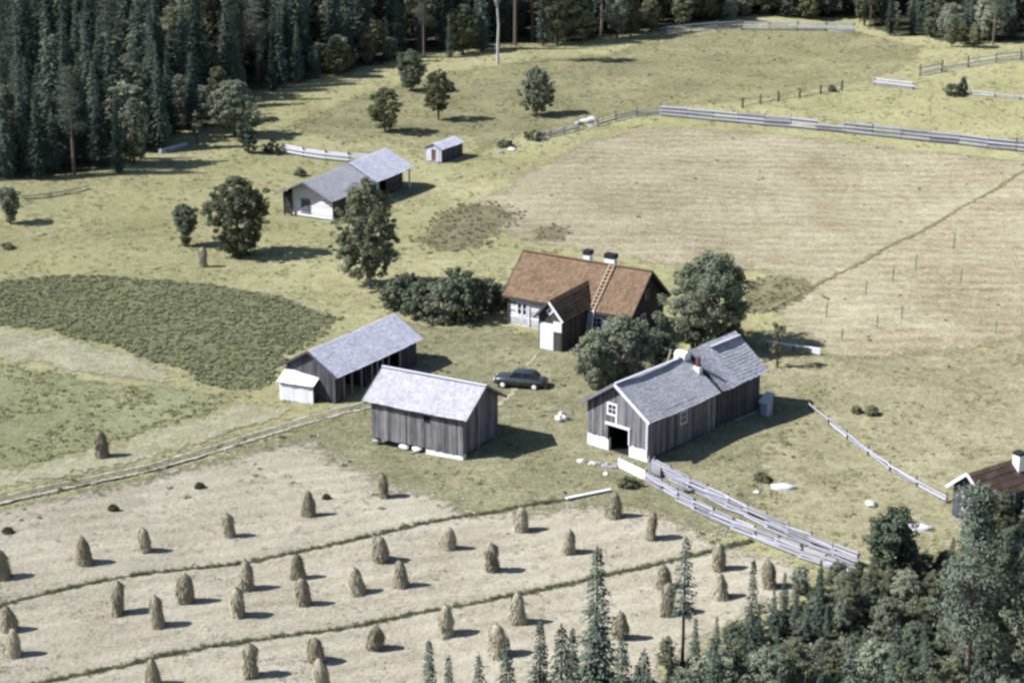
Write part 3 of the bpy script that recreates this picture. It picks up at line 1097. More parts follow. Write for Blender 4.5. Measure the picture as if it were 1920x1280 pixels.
for (x, w) in ((-0.05, 0.16), (2.0, 0.14), (HL - 4.6, 0.14), (HL - 0.1, 0.16)):
    mb = MB()
    mb.box(x, x + w, -0.14, -0.01, 0.4, HE - 0.05)
    mb.build('corner_board', 'dark_logs' if x < 0 else 'white_boards', house)
window(house, (0, 0), (HL, 0), 0.95, 1.3, 1.3, 2.3, bars=(1, 2), proud=0.1, fw=0.11)
window(house, (0, 0), (HL, 0), 1.47, 1.80, 1.3, 2.3, bars=(1, 2), proud=0.1, fw=0.11)
window(house, (0, 0), (HL, 0), HL - 3.6, HL - 2.6, 1.4, 2.2, bars=(2, 2), proud=0.1, fw=0.14)
window(house, (HL, 0), (HL, HW), 2.25, 2.95, 1.3, 2.25, bars=(2, 2), proud=0.1)
window(house, (HL, 0), (HL, HW), 2.95, 3.6, 3.5, 4.3, bars=(2, 2), proud=0.1, frame='grey_planks')
window(house, (0, HW), (0, 0), 2.95, 3.65, 1.3, 2.25, bars=(2, 2), proud=0.1)
ov = 0.45
for y in (-ov, HW + ov):
    slope_roof(house, -0.45, HL + 0.5, HW / 2, HR + 0.1, y, HE - ov * kk + 0.1, 'red_tile', seed=55, sag=0.04, exposure=0.34, width=0.22, cover='roof_tiles', rag=0.01)
    for x in (-0.48, HL + 0.53):
        board(house, (x, y, HE - ov * kk + 0.03), (x, HW / 2, HR + 0.03), 0.05, 0.22, 'dark_logs', 'bargeboard')
    board(house, (-0.4, y * 0.98, HE - ov * kk - 0.02), (HL + 0.45, y * 0.98, HE - ov * kk - 0.02), 0.1, 0.16, 'dark_logs', 'eave_board')
board(house, (-0.48, HW / 2, HR + 0.15), (HL + 0.52, HW / 2, HR + 0.15), 0.3, 0.07, 'red_tile', 'ridge_tile')
# chimneys stand just behind the ridge
for u, w in ((1103, 0.62), (1146, 0.95)):
    best = min(np.linspace(0, HL, 200), key=lambda x: abs(proj(house_pt)[0] - u) if (house_pt := loc + d * float(x) + nn * (HW / 2 + 0.5) + Vector((0, 0, HR))) else 0)
    cx, cy = float(best), HW / 2 + 0.45
    c = MB()
    c.box(cx - w / 2, cx + w / 2, cy - 0.32, cy + 0.32, HR - 0.7, HR + 0.62)
    ch = c.build('chimney', 'whitewash', house)
    c = MB()
    c.box(cx - w / 2 - 0.05, cx + w / 2 + 0.05, cy - 0.37, cy + 0.37, HR + 0.60, HR + 0.98)
    c.build('chimney_cap', 'soot', ch)
# roof ladder from the ridge to the eave, then a standing ladder against the wall


def ladder(root, p0, p1, w, n, mat, name, across):
    p0, p1, across = Vector(p0), Vector(p1), Vector(across).normalized()
    mb = MB()
    for s in (-1, 1):
        mb.bar(p0 + across * w / 2 * s, p1 + across * w / 2 * s, 0.07, 0.07)
    l = mb.build(name, mat, root)
    for i in range(n):
        p = p0.lerp(p1, (i + 0.5) / n)
        piece('rung', p - across * (w / 2 + 0.05), p + across * (w / 2 + 0.05), 0.13, 0.07, mat, l)
    return l


rx = min(np.linspace(0, HL, 300), key=lambda x: abs(proj(loc + d * float(x) + nn * (HW / 2 - 0.2) + Vector((0, 0, HR)))[0] - 1147))
nvz = 0.2
ladder(house, (rx, HW / 2 - 0.15, HR + nvz), (rx, -ov, HE - ov * kk + nvz), 0.46, 12, 'yellow_wood', 'roof_ladder', (1, 0, 0))
ladder(house, (rx, -ov - 0.05, HE - 0.1), (rx, -1.2, 0.05), 0.45, 9, 'white_boards', 'wall_ladder', (1, 0, 0))
# porch
pL, pR = at(1003, 656), at(1060, 657)
toL = Matrix.Rotation(-rz, 3, 'Z')
pl, pr = toL @ (pL - loc), toL @ (pR - loc)
PX0, PX1, PY = pl.x, pr.x, (pl.y + pr.y) / 2
PXC, PW = (PX0 + PX1) / 2, PX1 - PX0
PHE, PHR = 3.45, 4.75
footprint(loc, rz, PX0, PX1, PY, 0)
pk = (PHR - PHE) / (PW / 2)
gt = gable_top(PW, PHE, PHR)
doorh = (0.16 * PW / 2.5, 1.62 * PW / 2.5, 0.05, 2.75)
plank_wall(house, (PX0, PY), (PX1, PY), 0.0, gt, 'dark_logs', [doorh], 0.18, seed=61)
plank_wall(house, (PX1, PY), (PX1, -0.05), 0.0, flat_top(PHE), 'dark_logs', [], 0.2, seed=62)
plank_wall(house, (PX0, -0.05), (PX0, PY), 0.0, flat_top(PHE), 'dark_logs', [], 0.2, seed=63)
mb = MB()
mb.box(PX0 + doorh[0], PX0 + doorh[1], PY - 0.07, PY + 0.02, 0.05, 2.75)
pd = mb.build('porch_door', 'white_boards', house)
for i in range(1, 5):
    x = PX0 + doorh[0] + (doorh[1] - doorh[0]) * i / 5
    mb = MB()
    mb.box(x - 0.012, x + 0.012, PY - 0.085, PY - 0.06, 0.1, 2.7)
    mb.build('door_batten', 'pale_planks', pd)
mb = MB()
mb.box(PX0 + doorh[1] + 0.02, PX1 + 0.02, PY - 0.09, PY - 0.03, 2.1, 3.0)
mb.build('white_panel', 'white_boards', house)
mb = MB()
cx = PX0 + PW * 0.5
for rr, y, m in ((0.36, PY - 0.06, 'white_boards'), (0.15, PY - 0.08, 'window_glass')):
    mb = MB()
    zc = 3.85
    mb.hexa([(cx, y - 0.04, zc - rr), (cx + rr, y - 0.04, zc), (cx, y - 0.04, zc + rr), (cx - rr, y - 0.04, zc)][::-1], [(cx, y, zc - rr), (cx + rr, y, zc), (cx, y, zc + rr), (cx - rr, y, zc)][::-1])
    dw = mb.build('diamond_window' if rr > 0.2 else 'pane', m, house if rr > 0.2 else dw)
mb = MB()
mb.box(PX0 - 0.1, PX0 + 1.9, PY - 0.95, PY - 0.02, -0.15, 0.16)
mb.box(PX0 + 0.1, PX0 + 1.7, PY - 0.6, PY - 0.02, 0.161, 0.32)
mb.build('door_step', 'whitewash', house)
# porch roof runs back into the main roof; build it in a frame turned a quarter
pr_root = house
yback = (PHR - HE) / kk + 0.1      # where the porch ridge dives into the main slope


def porch_slope(sgn, seed):
    xe = PXC + sgn * (PW / 2 + 0.3)
    ze = PHE - 0.3 * pk + 0.08
    y_e = max(0.0, (ze - HE) / kk) - 0.35
    A = [Vector((PXC, PY - 0.35, PHR + 0.08)), Vector((PXC, yback, PHR + 0.08)), Vector((xe, -0.3, ze)), Vector((xe, PY - 0.35, ze))]
    if sgn > 0:
        A = A[::-1]
    up = Vector((0, 0, 0.06))
    mb = MB()
    mb.hexa([p - up for p in A], A)
    rf = mb.build('porch_roof', 'brown_felt', house)
    c = MB()
    r = random.Random(seed)
    n_s, n_y = 6, 14
    nv = Vector((sgn * pk, 0, 1)).normalized()
    for i in range(n_s):
        for j in range(n_y):
            t0, t1 = i / n_s, (i + 1.1) / n_s
            def pt(t, y):
                yb = yback + (-0.3 - yback) * t
                yy = PY - 0.35 + (yb - PY + 0.35) * y
                return Vector((PXC + (xe - PXC) * t, yy, PHR + 0.08 + (ze - PHR - 0.08) * t))
            y0, y1 = j / n_y + 0.004, (j + 1) / n_y - 0.004
            q = [pt(t1, y0) + nv * 0.035, pt(t1, y1) + nv * 0.035, pt(t0, y1) + nv * 0.012, pt(t0, y0) + nv * 0.012]
            if sgn < 0:
                q.reverse()
            c.quad(*q)
    tag(c.build('roof_tiles', 'red_tile', rf), kind='stuff')
    board(house, (PXC, PY - 0.37, PHR + 0.02), (xe, PY - 0.37, ze - 0.05), 0.05, 0.2, 'white_boards' if sgn > 0 else 'dark_logs', 'bargeboard')


porch_slope(-1, 1)
porch_slope(1, 2)

# ---- cow barn on the right: local x along the ridge (away from the viewer), gable with the door at x = 0
rz = R(48.5)
o0 = at(1214, 868)
CL1, CL2, CW, HE, HR = 8.3, 5.6, 5.75, 3.6, 5.55
d = Vector((math.cos(rz), math.sin(rz), 0))
nn = Vector((-d.y, d.x, 0))
loc = o0.copy()
cow = thing('cow_barn', 'long weathered cow barn with a black doorway and white framed windows, right of the yard', 'barn', loc, rz)
footprint(loc, rz, 0, CL1 + CL2 + 0.4, 0, CW)
ZB = 1.0
gt = gable_top(CW, HE, HR)
ga, gb = (0, CW), (0, 0)          # the front gable, left to right as seen
door = (2.05, 4.0, 0.12, 2.15)
win = (2.05, 2.75, 3.05, 3.75)
plank_wall(cow, ga, gb, ZB, gt, 'grey_planks', [door, win], 0.2, seed=71)
plank_wall(cow, (0, 0), (CL1, 0), 0.35, flat_top(HE), 'grey_planks', [(3.9, 4.55, 2.0, 2.85)], 0.21, seed=72)
plank_wall(cow, (CL1, CW), (0, CW), ZB, flat_top(HE), 'grey_planks', [], 0.25, seed=73)
mb = MB()
for y0, y1 in ((0.02, CW - 4.0), (CW - 2.05, CW - 0.02)):
    mb = MB()
    mb.box(0.0, 0.29, y0, y1, -0.3, ZB)
    mb.build('foundation', 'whitewash', cow)
mb = MB()
for y0, y1 in ((0.03, 0.3), (CW - 0.3, CW - 0.03)):
    mb = MB()
    mb.box(0.30, CL1 - 0.05, y0, y1, -0.3, ZB)
    mb.build('foundation', 'dark_planks', cow)  # foundation turns dark along the sides, shadow put into its colour
# far part, its ridge a little higher
X2 = CL1 + 0.25
HR2, HE2 = HR + 0.28, HE + 0.05
plank_wall(cow, (X2, 0.05), (X2 + CL2, 0.05), 0.3, flat_top(HE2), 'dark_planks', [], 0.22, seed=74)
plank_wall(cow, (X2 + CL2, 0.05), (X2 + CL2, CW), 0.3, gable_top(CW - 0.05, HE2, HR2), 'dark_planks', [], 0.24, seed=75)
plank_wall(cow, (X2 + CL2, CW), (X2, CW), 0.3, flat_top(HE2), 'dark_planks', [], 0.25, seed=76)
plank_wall(cow, (X2, CW), (X2, 0.05), 0.3, gable_top(CW - 0.05, HE2, HR2), 'dark_planks', [], 0.25, seed=77)
mb = MB()
mb.box(X2 + 0.03, X2 + CL2 - 0.03, 0.08, CW - 0.03, -0.3, 0.29)
mb.box(CL1 - 0.04, X2 + 0.02, 0.1, CW - 0.1, -0.2, HE - 0.1)
mb.build('foundation', 'stone', cow)
kk = (HR - HE) / (CW / 2)
kk2 = (HR2 - HE2) / (CW / 2)
for y, s in ((-0.45, 1), (CW + 0.45, 2)):
    slope_roof(cow, -0.45, CL1 - 0.05, CW / 2, HR + 0.08, y, HE - 0.45 * kk + 0.08, 'shingle_grey', seed=80 + s, sag=0.12)
    slope_roof(cow, X2 + 0.05, X2 + 2.3, CW / 2, HR2 + 0.1, y, HE2 - 0.45 * kk2 + 0.1, 'shingle_mossy', seed=84 + s, sag=0.05, rag=0.04)
    slope_roof(cow, X2 + 2.31, X2 + CL2 + 0.5, CW / 2, HR2 + 0.15, y, HE2 - 0.45 * kk2 + 0.15, 'shingle_grey', seed=88 + s, sag=0.05, rag=0.04, exposure=0.3, width=0.3)
    mb = MB()
    mb.bar((CL1 + 0.14, y * 0.95, HE - 0.42 * kk + 0.02), (CL1 + 0.14, CW / 2, HR - 0.05), 0.42, 0.06)
    mb.build('valley_shade_strip', 'gap_shade', cow)  # joining strip coloured dark to paint the shadowed gap between the roof parts
    board(cow, (-0.48, y, HE - 0.45 * kk + 0.02), (-0.48, CW / 2, HR + 0.02), 0.06, 0.24, 'pale_planks' if s == 1 else 'grey_planks', 'bargeboard')
    board(cow, (X2 + CL2 + 0.53, y, HE2 - 0.45 * kk2 + 0.02), (X2 + CL2 + 0.53, CW / 2, HR2 + 0.04), 0.05, 0.2, 'grey_planks', 'bargeboard')
board(cow, (-0.45, CW / 2 - 0.09, HR + 0.14), (CL1 - 0.1, CW / 2 - 0.09, HR + 0.10), 0.22, 0.04, 'shingle_pale', 'ridge_board')
piece('roof_board', (X2 + 2.2, CW / 2 - 0.34, HR2 - 0.34 * kk2 + 0.21), (X2 + CL2 + 0.45, CW / 2 - 0.34, HR2 - 0.34 * kk2 + 0.21), 0.55, 0.03, 'shingle_mossy', cow)
window(cow, ga, gb, *win, bars=(2, 2), proud=0.07, fw=0.14)
window(cow, (0, 0), (CL1, 0), 3.9, 4.55, 2.0, 2.85, bars=(1, 2), proud=0.07, fw=0.1, frame='pale_planks')
# doorway: frame and lintel round a real opening, dark floor inside
P = lambda u, o, z: (-o, CW - u, z)
board(cow, P(door[0] - 0.25, 0.08, door[3] + 0.08), P(door[1] + 0.12, 0.08, door[3] + 0.08), 0.1, 0.17, 'white_boards', 'lintel')
board(cow, P(door[1] + 0.06, 0.075, ZB), P(door[1] + 0.06, 0.075, door[3]), 0.12, 0.09, 'white_boards', 'door_post')
board(cow, P(door[0] - 0.06, 0.075, ZB), P(door[0] - 0.06, 0.075, door[3]), 0.09, 0.08, 'grey_planks', 'door_post')
board(cow, P(win[1] + 0.07, 0.065, door[3] + 0.17), P(win[1] + 0.07, 0.065, win[2] - 0.15), 0.14, 0.05, 'white_boards', 'trim_board')
board(cow, P(CW - 0.06, 0.06, ZB), P(CW - 0.06, 0.06, HE - 0.1), 0.14, 0.07, 'pale_planks', 'corner_board')
mb = MB()
mb.box(0.1, CL1 - 0.2, 0.3, CW - 0.3, -0.1, 0.1)
mb.build('floor', 'dark_inside', cow)
# chimney with a brown pipe in the valley, and a white hood with a leaning board on the ridge
zs = lambda y: HR - kk * (CW / 2 - y)
mb = MB()
yc = 1.55
mb.box(CL1 - 0.5, CL1 - 0.08, yc - 0.28, yc + 0.28, zs(yc) - 0.5, zs(yc) + 0.42)
ch = mb.build('chimney', 'whitewash', cow)
mb = MB()
mb.box(CL1 - 0.42, CL1 - 0.16, yc - 0.14, yc + 0.14, zs(yc) + 0.40, zs(yc) + 1.15)
mb.build('flue_pipe', 'rust', ch)
mb = MB()
xv, yv = CL1 - 0.35, CW / 2 + 0.1
n = 8
for i in range(n):
    a0_, a1_ = math.pi * i / n, math.pi * (i + 1) / n
    f = lambda a: (xv + 0.42 * math.cos(a), HR + 0.18 + 0.30 * math.sin(a))
    (xa, za), (xb, zb) = f(a0_), f(a1_)
    mb.quad((xa, yv - 0.5, za), (xa, yv + 0.5, za), (xb, yv + 0.5, zb), (xb, yv - 0.5, zb))
    mb.quad((xv, yv - 0.5, HR - 0.1), (xa, yv - 0.5, za), (xb, yv - 0.5, zb))
    mb.quad((xv, yv + 0.5, HR - 0.1), (xb, yv + 0.5, zb), (xa, yv + 0.5, za))
mb.box(xv - 0.41, xv + 0.41, yv - 0.48, yv + 0.48, HR - 0.4, HR + 0.19)
mb.build('ridge_hood', 'whitewash', cow)
mb = MB()
mb.box(xv - 0.85, xv - 0.55, yv - 0.2, yv + 0.15, HR - 0.3, HR + 0.22)
mb.build('vent_box', 'white_boards', cow)
board(cow, (xv - 1.2, yv + 0.55, HR - 0.5), (xv - 0.85, yv + 0.45, HR + 0.7), 0.06, 0.11, 'yellow_wood', 'leaning_board')
# small white privy at the far corner
pv = at(1437, 778)
privy = thing('feed_hatch', 'small whitish hutch with a slanting roof at the far corner of the cow barn', 'hutch', pv, rz + R(-90))
plank_wall(privy, (-0.3, -0.35), (0.3, -0.35), 0, flat_top(1.2), 'fence_wood', [], 0.15, seed=91)
plank_wall(privy, (0.3, -0.35), (0.3, 0.35), 0, lambda u: 1.2 + 0.5 * u, 'fence_wood', [], 0.17, seed=92)
plank_wall(privy, (0.3, 0.35), (-0.3, 0.35), 0, flat_top(1.55), 'fence_wood', [], 0.15, seed=93)
plank_wall(privy, (-0.3, 0.35), (-0.3, -0.35), 0, lambda u: 1.55 - 0.5 * u, 'fence_wood', [], 0.17, seed=94)
slope_roof(privy, -0.42, 0.42, 0.55, 1.72, -0.6, 1.14, 'white_boards', exposure=2, width=0.17, seed=95, cover='roof_boards')
# stone landing with white walls in front of the doorway, joined to the cattle lane
p0, p1 = at(1160, 876), at(1211, 902)
dd = p1 - p0
t = thing('low_wall', 'low white plank wall along the cattle lane below the doorway', 'wall', p0, math.atan2(dd.y, dd.x))
for i in range(4):
    piece('plank', (-0.05 * (i % 2), 0.01 * (i % 3), 0.08 + 0.19 * i), (dd.length + 0.06 * (i % 3), 0.01 * (i % 2), 0.08 + 0.19 * i), 0.05, 0.17, 'white_boards', t)
for x in (0.08, dd.length / 2, dd.length - 0.08):
    piece('post', (x, 0.09, -0.1), (x, 0.09, 0.95), 0.1, 0.1, 'fence_wood', t)
p0, p1 = at(1103, 872), at(1158, 878)
dd = p1 - p0
t = thing('stone_ramp', 'low ramp of grey and white stones before the black doorway', 'ramp', p0, math.atan2(dd.y, dd.x))
r_ = random.Random(5)
for i in range(13):
    so = stone('stone', r_.choice(('stone', 'dark_planks', 'pale_stone')), r_.uniform(0.12, 0.24), 200 + i, parent=t, flat=0.7)
    so.location = (dd.length * (i + 0.5) / 13, r_.uniform(-0.15, 0.55), 0.06)

# ---- far log building: local x along the ridge, white gable at x = 0
rz = R(62.5)
d = Vector((math.cos(rz), math.sin(rz), 0))
eB = at(620, 376, 2.3)
loc = Vector((eB.x, eB.y, 0)) + d * 0.7 + Vector((-d.y, d.x, 0)) * 0.55
UL, UW, HE, HR = 15.6, 5.9, 2.65, 4.1
loc.z = th(loc.x, loc.y) - 0.05
far = thing('log_granary', 'long log outbuilding with a white gable and a two tone shingle roof, near the forest', 'outbuilding', loc, rz)
footprint(loc, rz, 0, UL, 0, UW)
kk = (HR - HE) / (UW / 2)
gtU = gable_top(UW, HE, HR)
# gable wall set back under the roof; its left third is an open bay
bay = 0.95
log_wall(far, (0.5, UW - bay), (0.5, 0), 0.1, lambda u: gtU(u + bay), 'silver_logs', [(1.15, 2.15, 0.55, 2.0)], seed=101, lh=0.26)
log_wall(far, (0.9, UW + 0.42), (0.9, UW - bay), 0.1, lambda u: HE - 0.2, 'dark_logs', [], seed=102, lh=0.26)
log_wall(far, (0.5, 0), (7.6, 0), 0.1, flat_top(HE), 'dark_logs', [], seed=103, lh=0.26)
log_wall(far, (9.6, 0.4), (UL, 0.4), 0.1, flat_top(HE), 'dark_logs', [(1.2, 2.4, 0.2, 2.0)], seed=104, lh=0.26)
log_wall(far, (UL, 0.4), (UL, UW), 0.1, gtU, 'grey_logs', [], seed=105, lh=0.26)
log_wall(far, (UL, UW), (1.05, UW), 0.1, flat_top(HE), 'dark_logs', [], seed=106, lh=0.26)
mb = MB()
mb.box(0.52, 0.9, UW - bay, UW - bay + 0.12, 0.1, HE)
mb.box(7.6, 9.6, 0.9, 1.0, 0.1, HE)
mb.build('partition', 'dark_planks', far)
for x, y in ((0.15, UW - 0.1), (0.2, UW - bay), (7.6, 0.02), (9.6, 0.02), (UL + 0.7, -0.1), (UL + 0.7, UW)):
    piece('post', (x, y, -0.05), (x, y, HE - 0.1), 0.16, 0.16, 'silver_logs' if x > 9 else 'dark_logs', far)
# barred window on the white gable
window(far, (0.5, UW - bay), (0.5, 0), 1.15, 2.15, 0.6, 2.0, bars=(3, 3), frame='grey_logs', proud=0.09, fw=0.1)
for i in range(6):
    piece('shutter_slat', (0.36, UW - bay - 1.2, 0.75 + i * 0.22), (0.36, UW - bay - 2.1, 0.75 + i * 0.22), 0.03, 0.1, 'grey_planks', far)
for y, s in ((-0.6, 1), (UW + 0.6, 2)):
    slope_roof(far, -0.7, 8.4, UW / 2, HR + 0.06, y, HE - 0.6 * kk + 0.06, 'shingle_grey', seed=110 + s, sag=0.10)
    slope_roof(far, 8.45, UL + 0.9, UW / 2, HR + 0.14, y, HE - 0.6 * kk + 0.14, 'shingle_pale', seed=113 + s, sag=0.06)
    board(far, (-0.73, y, HE - 0.6 * kk), (-0.73, UW / 2, HR), 0.05, 0.16, 'grey_planks', 'bargeboard')
mb = MB()
mb.box(0.6, UL, 0.3, UW - 1.0, -0.2, 0.1)
mb.build('foundation', 'stone', far)

# ---- tiny shed behind it
rz = R(58)
g0 = at(828, 306)
tiny = thing('tiny_shed', 'tiny pale shed with a low roof, standing alone above the log building', 'shed', g0, rz)
footprint(g0, rz, 0, 4.6, 0, 2.2)
plank_wall(tiny, (0, 2.2), (0, 0), 0.1, gable_top(2.2, 1.65, 2.15), 'fence_wood', [(0.8, 1.4, 0.2, 1.5)], 0.2, seed=121)
plank_wall(tiny, (0, 0), (4.4, 0), 0.1, flat_top(1.65), 'dark_planks', [], 0.22, seed=122)
plank_wall(tiny, (4.4, 0), (4.4, 2.2), 0.1, gable_top(2.2, 1.65, 2.15), 'dark_planks', [], 0.22, seed=123)
plank_wall(tiny, (4.4, 2.2), (0, 2.2), 0.1, flat_top(1.65), 'grey_planks', [], 0.22, seed=124)
mb = MB()
mb.box(-0.02, 0.03, 0.8, 1.4, 0.2, 1.5)
mb.build('door', 'rust', tiny)
for y in (-0.2, 2.4):
    slope_roof(tiny, -0.2, 4.6, 1.1, 2.2, y, 1.62, 'shingle_pale', seed=125, exposure=0.2)

# ---- cottage at the right edge
eC = at(1852, 938, 2.5)
rAp = at(1813, 893, 3.7)
rFar = at(1925, 858, 3.7)
rz = math.atan2((rFar - rAp).y, (rFar - rAp).x)
d = Vector((math.cos(rz), math.sin(rz), 0))
nn = Vector((-d.y, d.x, 0))
halfw = abs((rAp - eC).dot(nn))
TW = 2 * (halfw - 0.4)
loc = Vector((rAp.x, rAp.y, 0)) + d * 0.35 - nn * TW / 2
loc.z = th(loc.x, loc.y)
TL, HE, HR = 9.5, 2.55, 3.72
cot = thing('cottage', 'dark cottage with a brown roof and white chimney at the right edge', 'cottage', loc, rz)
footprint(loc, rz, 0, TL, 0, TW)
kk = (HR - HE) / (TW / 2)
plank_wall(cot, (0, TW), (0, 0), 0.2, gable_top(TW, HE, HR), 'dark_planks', [], 0.2, seed=131)
plank_wall(cot, (0, 0), (TL, 0), 0.2, flat_top(HE), 'dark_planks', [(2, 2.9, 1.0, 2.0)], 0.22, seed=132)
plank_wall(cot, (TL, 0), (TL, TW), 0.2, gable_top(TW, HE, HR), 'dark_planks', [], 0.22, seed=133)
plank_wall(cot, (TL, TW), (0, TW), 0.2, flat_top(HE), 'dark_planks', [], 0.22, seed=134)
window(cot, (0, TW), (0, 0), TW / 2 - 0.4, TW / 2 + 0.4, 1.0, 1.9, bars=(2, 2), proud=0.08)
window(cot, (0, 0), (TL, 0), 2, 2.9, 1.0, 2.0, bars=(2, 2), proud=0.08)
for y in (-0.4, TW + 0.4):
    slope_roof(cot, -0.35, TL + 0.35, TW / 2, HR + 0.08, y, HE - 0.4 * kk + 0.08, 'brown_felt', seed=135, exposure=0.5, width=0.7, cover='roof_sheets')
    board(cot, (-0.38, y, HE - 0.4 * kk + 0.05), (-0.38, TW / 2, HR + 0.05), 0.06, 0.2, 'white_boards', 'bargeboard')
cc = at(1924, 880, 4.0)
cxl = (cc - loc).dot(d) + 0.9
mb = MB()
mb.box(cxl - 0.3, cxl + 0.3, TW / 2 - 0.8, TW / 2 - 0.2, HR - 0.7, HR + 0.6)
c_ = mb.build('chimney', 'whitewash', cot)
mb = MB()
mb.box(cxl - 0.34, cxl + 0.34, TW / 2 - 0.84, TW / 2 - 0.16, HR + 0.6, HR + 0.78)
mb.build('chimney_cap', 'soot', c_)
mb = MB()
mb.box(0.02, TL - 0.02, 0.02, TW - 0.02, -0.3, 0.2)
mb.build('foundation', 'stone', cot)


# ------------------------------------------------------------------ car
def make_car():
    a0, a1 = at(943, 728), at(1003, 731)
    dd = a1 - a0
    root = thing('parked_car', 'dark blue saloon car with pale hubcaps parked on the grass before the house', 'car', (a0 + a1) / 2, math.atan2(dd.y, dd.x) + math.pi)
    # local +x is the nose
    root.location += Vector((-math.sin(root.rotation_euler.z + math.pi), math.cos(root.rotation_euler.z + math.pi), 0)) * 0.62
    st = [  # x, half width, z bottom, z waist, z deck
        (2.12, 0.56, 0.40, 0.58, 0.66), (2.04, 0.70, 0.32, 0.66, 0.80), (1.75, 0.78, 0.28, 0.74, 0.92), (1.2, 0.79, 0.27, 0.77, 0.97), (0.7, 0.80, 0.26, 0.78, 0.99),
        (0.0, 0.81, 0.26, 0.79, 0.97), (-0.7, 0.81, 0.26, 0.79, 0.97), (-1.3, 0.79, 0.28, 0.78, 0.95), (-1.85, 0.75, 0.33, 0.74, 0.90), (-2.12, 0.64, 0.42, 0.66, 0.80), (-2.18, 0.52, 0.48, 0.60, 0.70)]
    mb = MB()
    rings = []
    for x, w, zb, zw, zd in st:
        ring = [(x, -w * 0.86, zb), (x, -w, zb + (zw - zb) * 0.35), (x, -w, zw), (x, -w * 0.93, zw + (zd - zw) * 0.6), (x, -w * 0.70, zd), (x, 0, zd + 0.03),
                (x, w * 0.70, zd), (x, w * 0.93, zw + (zd - zw) * 0.6), (x, w, zw), (x, w, zb + (zw - zb) * 0.35), (x, w * 0.86, zb)]
        rings.append([len(mb.v) + i for i in range(len(ring))])
        mb.v += ring
    for a, b in zip(rings, rings[1:]):
        for i in range(len(a) - 1):
            mb.f.append((a[i], a[i + 1], b[i + 1], b[i]))
        mb.f.append((a[-1], a[0], b[0], b[-1]))
    mb.f += [tuple(rings[0][::-1]), tuple(rings[-1])]
    mb.m = [0] * len(mb.f)
    body = mb.build('body', 'car_paint', root, smooth=True)
    # greenhouse: dark glass band, painted roof and pillars
    g = MB()
    lower = [(0.78, 0.70), (-1.42, 0.68)]
    upper = [(0.22, 0.58), (-1.02, 0.56)]
    zl, zu = 0.93, 1.36
    zu = 1.40
    L = [(0.86, -0.66, zl), (0.86, 0.66, zl), (-1.50, 0.64, zl), (-1.50, -0.64, zl)]
    U = [(0.30, -0.54, zu), (0.30, 0.54, zu), (-0.98, 0.53, zu), (-0.98, -0.53, zu)]
    g.hexa(L[::-1], U[::-1])
    g.build('window_glass', 'window_glass', root)
    p = MB()
    for i in range(4):
        p.bar(Vector(L[i]), Vector(U[i]), 0.09, 0.09)
    for y, yu in ((-0.67, -0.55), (0.67, 0.55)):
        p.bar((-0.30, y, zl), (-0.33, yu, zu), 0.07, 0.06)
        p.bar((-1.16, y * 0.99, zl), (-0.92, yu, zu), 0.10, 0.05)
    p.build('pillars', 'car_paint', root)
    r = MB()
    xs_ = [0.38, 0.28, 0.05, -0.35, -0.75, -1.0, -1.14]
    hs_ = [0.0, 0.055, 0.095, 0.115, 0.095, 0.05, -0.02]
    for x, h in zip(xs_, hs_):
        for yy, f in ((-0.60, 0.0), (-0.50, 0.55), (-0.25, 0.92), (0, 1.0), (0.25, 0.92), (0.50, 0.55), (0.60, 0.0)):
            r.v.append((x, yy, zu - 0.02 + max(h, 0.0) * f + min(h, 0)))
    for i in range(6):
        for j in range(6):
            k = i * 7 + j
            r.f.append((k, k + 7, k + 8, k + 1))
    r.m = [0] * len(r.f)
    r.build('roof', 'car_paint', root, smooth=True)
    for sx in (1.32, -1.30):
        for sy in (-0.70, 0.70):
            w = MB()
            w.tube([(sx, sy - 0.09, 0.31), (sx, sy + 0.09, 0.31)], [0.31, 0.31], 18)
            wh = w.build('wheel', 'tyre', root)
            h = MB()
            s = 1 if sy > 0 else -1
            h.tube([(sx, sy + s * 0.085, 0.31), (sx, sy + s * 0.125, 0.31)], [0.20, 0.15], 14)
            h.build('hubcap', 'lamp_glass', wh)
    for y in (-0.52, 0.52):
        h = MB()
        h.tube([(2.02, y, 0.66), (2.13, y, 0.66)], [0.13, 0.11], 12)
        h.build('headlight', 'lamp_glass', root)
        h = MB()
        h.tube([(-2.12, y, 0.64), (-2.19, y, 0.64)], [0.07, 0.06], 10)
        h.build('tail_light', 'rust', root)
    for x, w in ((2.17, 0.74), (-2.22, 0.72)):
        b = MB()
        b.bar((x, -w, 0.40), (x, w, 0.40), 0.07, 0.11)
        b.build('bumper', 'chrome', root)
    b = MB()
    b.box(2.09, 2.14, -0.33, 0.33, 0.46, 0.66)
    b.build('grille', 'chrome', root)
    for y in (-0.815, 0.815):
        b = MB()
        b.bar((1.9, y * 0.985, 0.72), (-1.9, y * 0.985, 0.74), 0.025, 0.035)
        b.build('trim_strip', 'chrome', root)
        for x in (0.15, -0.85):
            b = MB()
            b.bar((x, y, 0.80), (x - 0.16, y, 0.80), 0.05, 0.03)
            b.build('door_handle', 'chrome', root)
    return root


make_car()


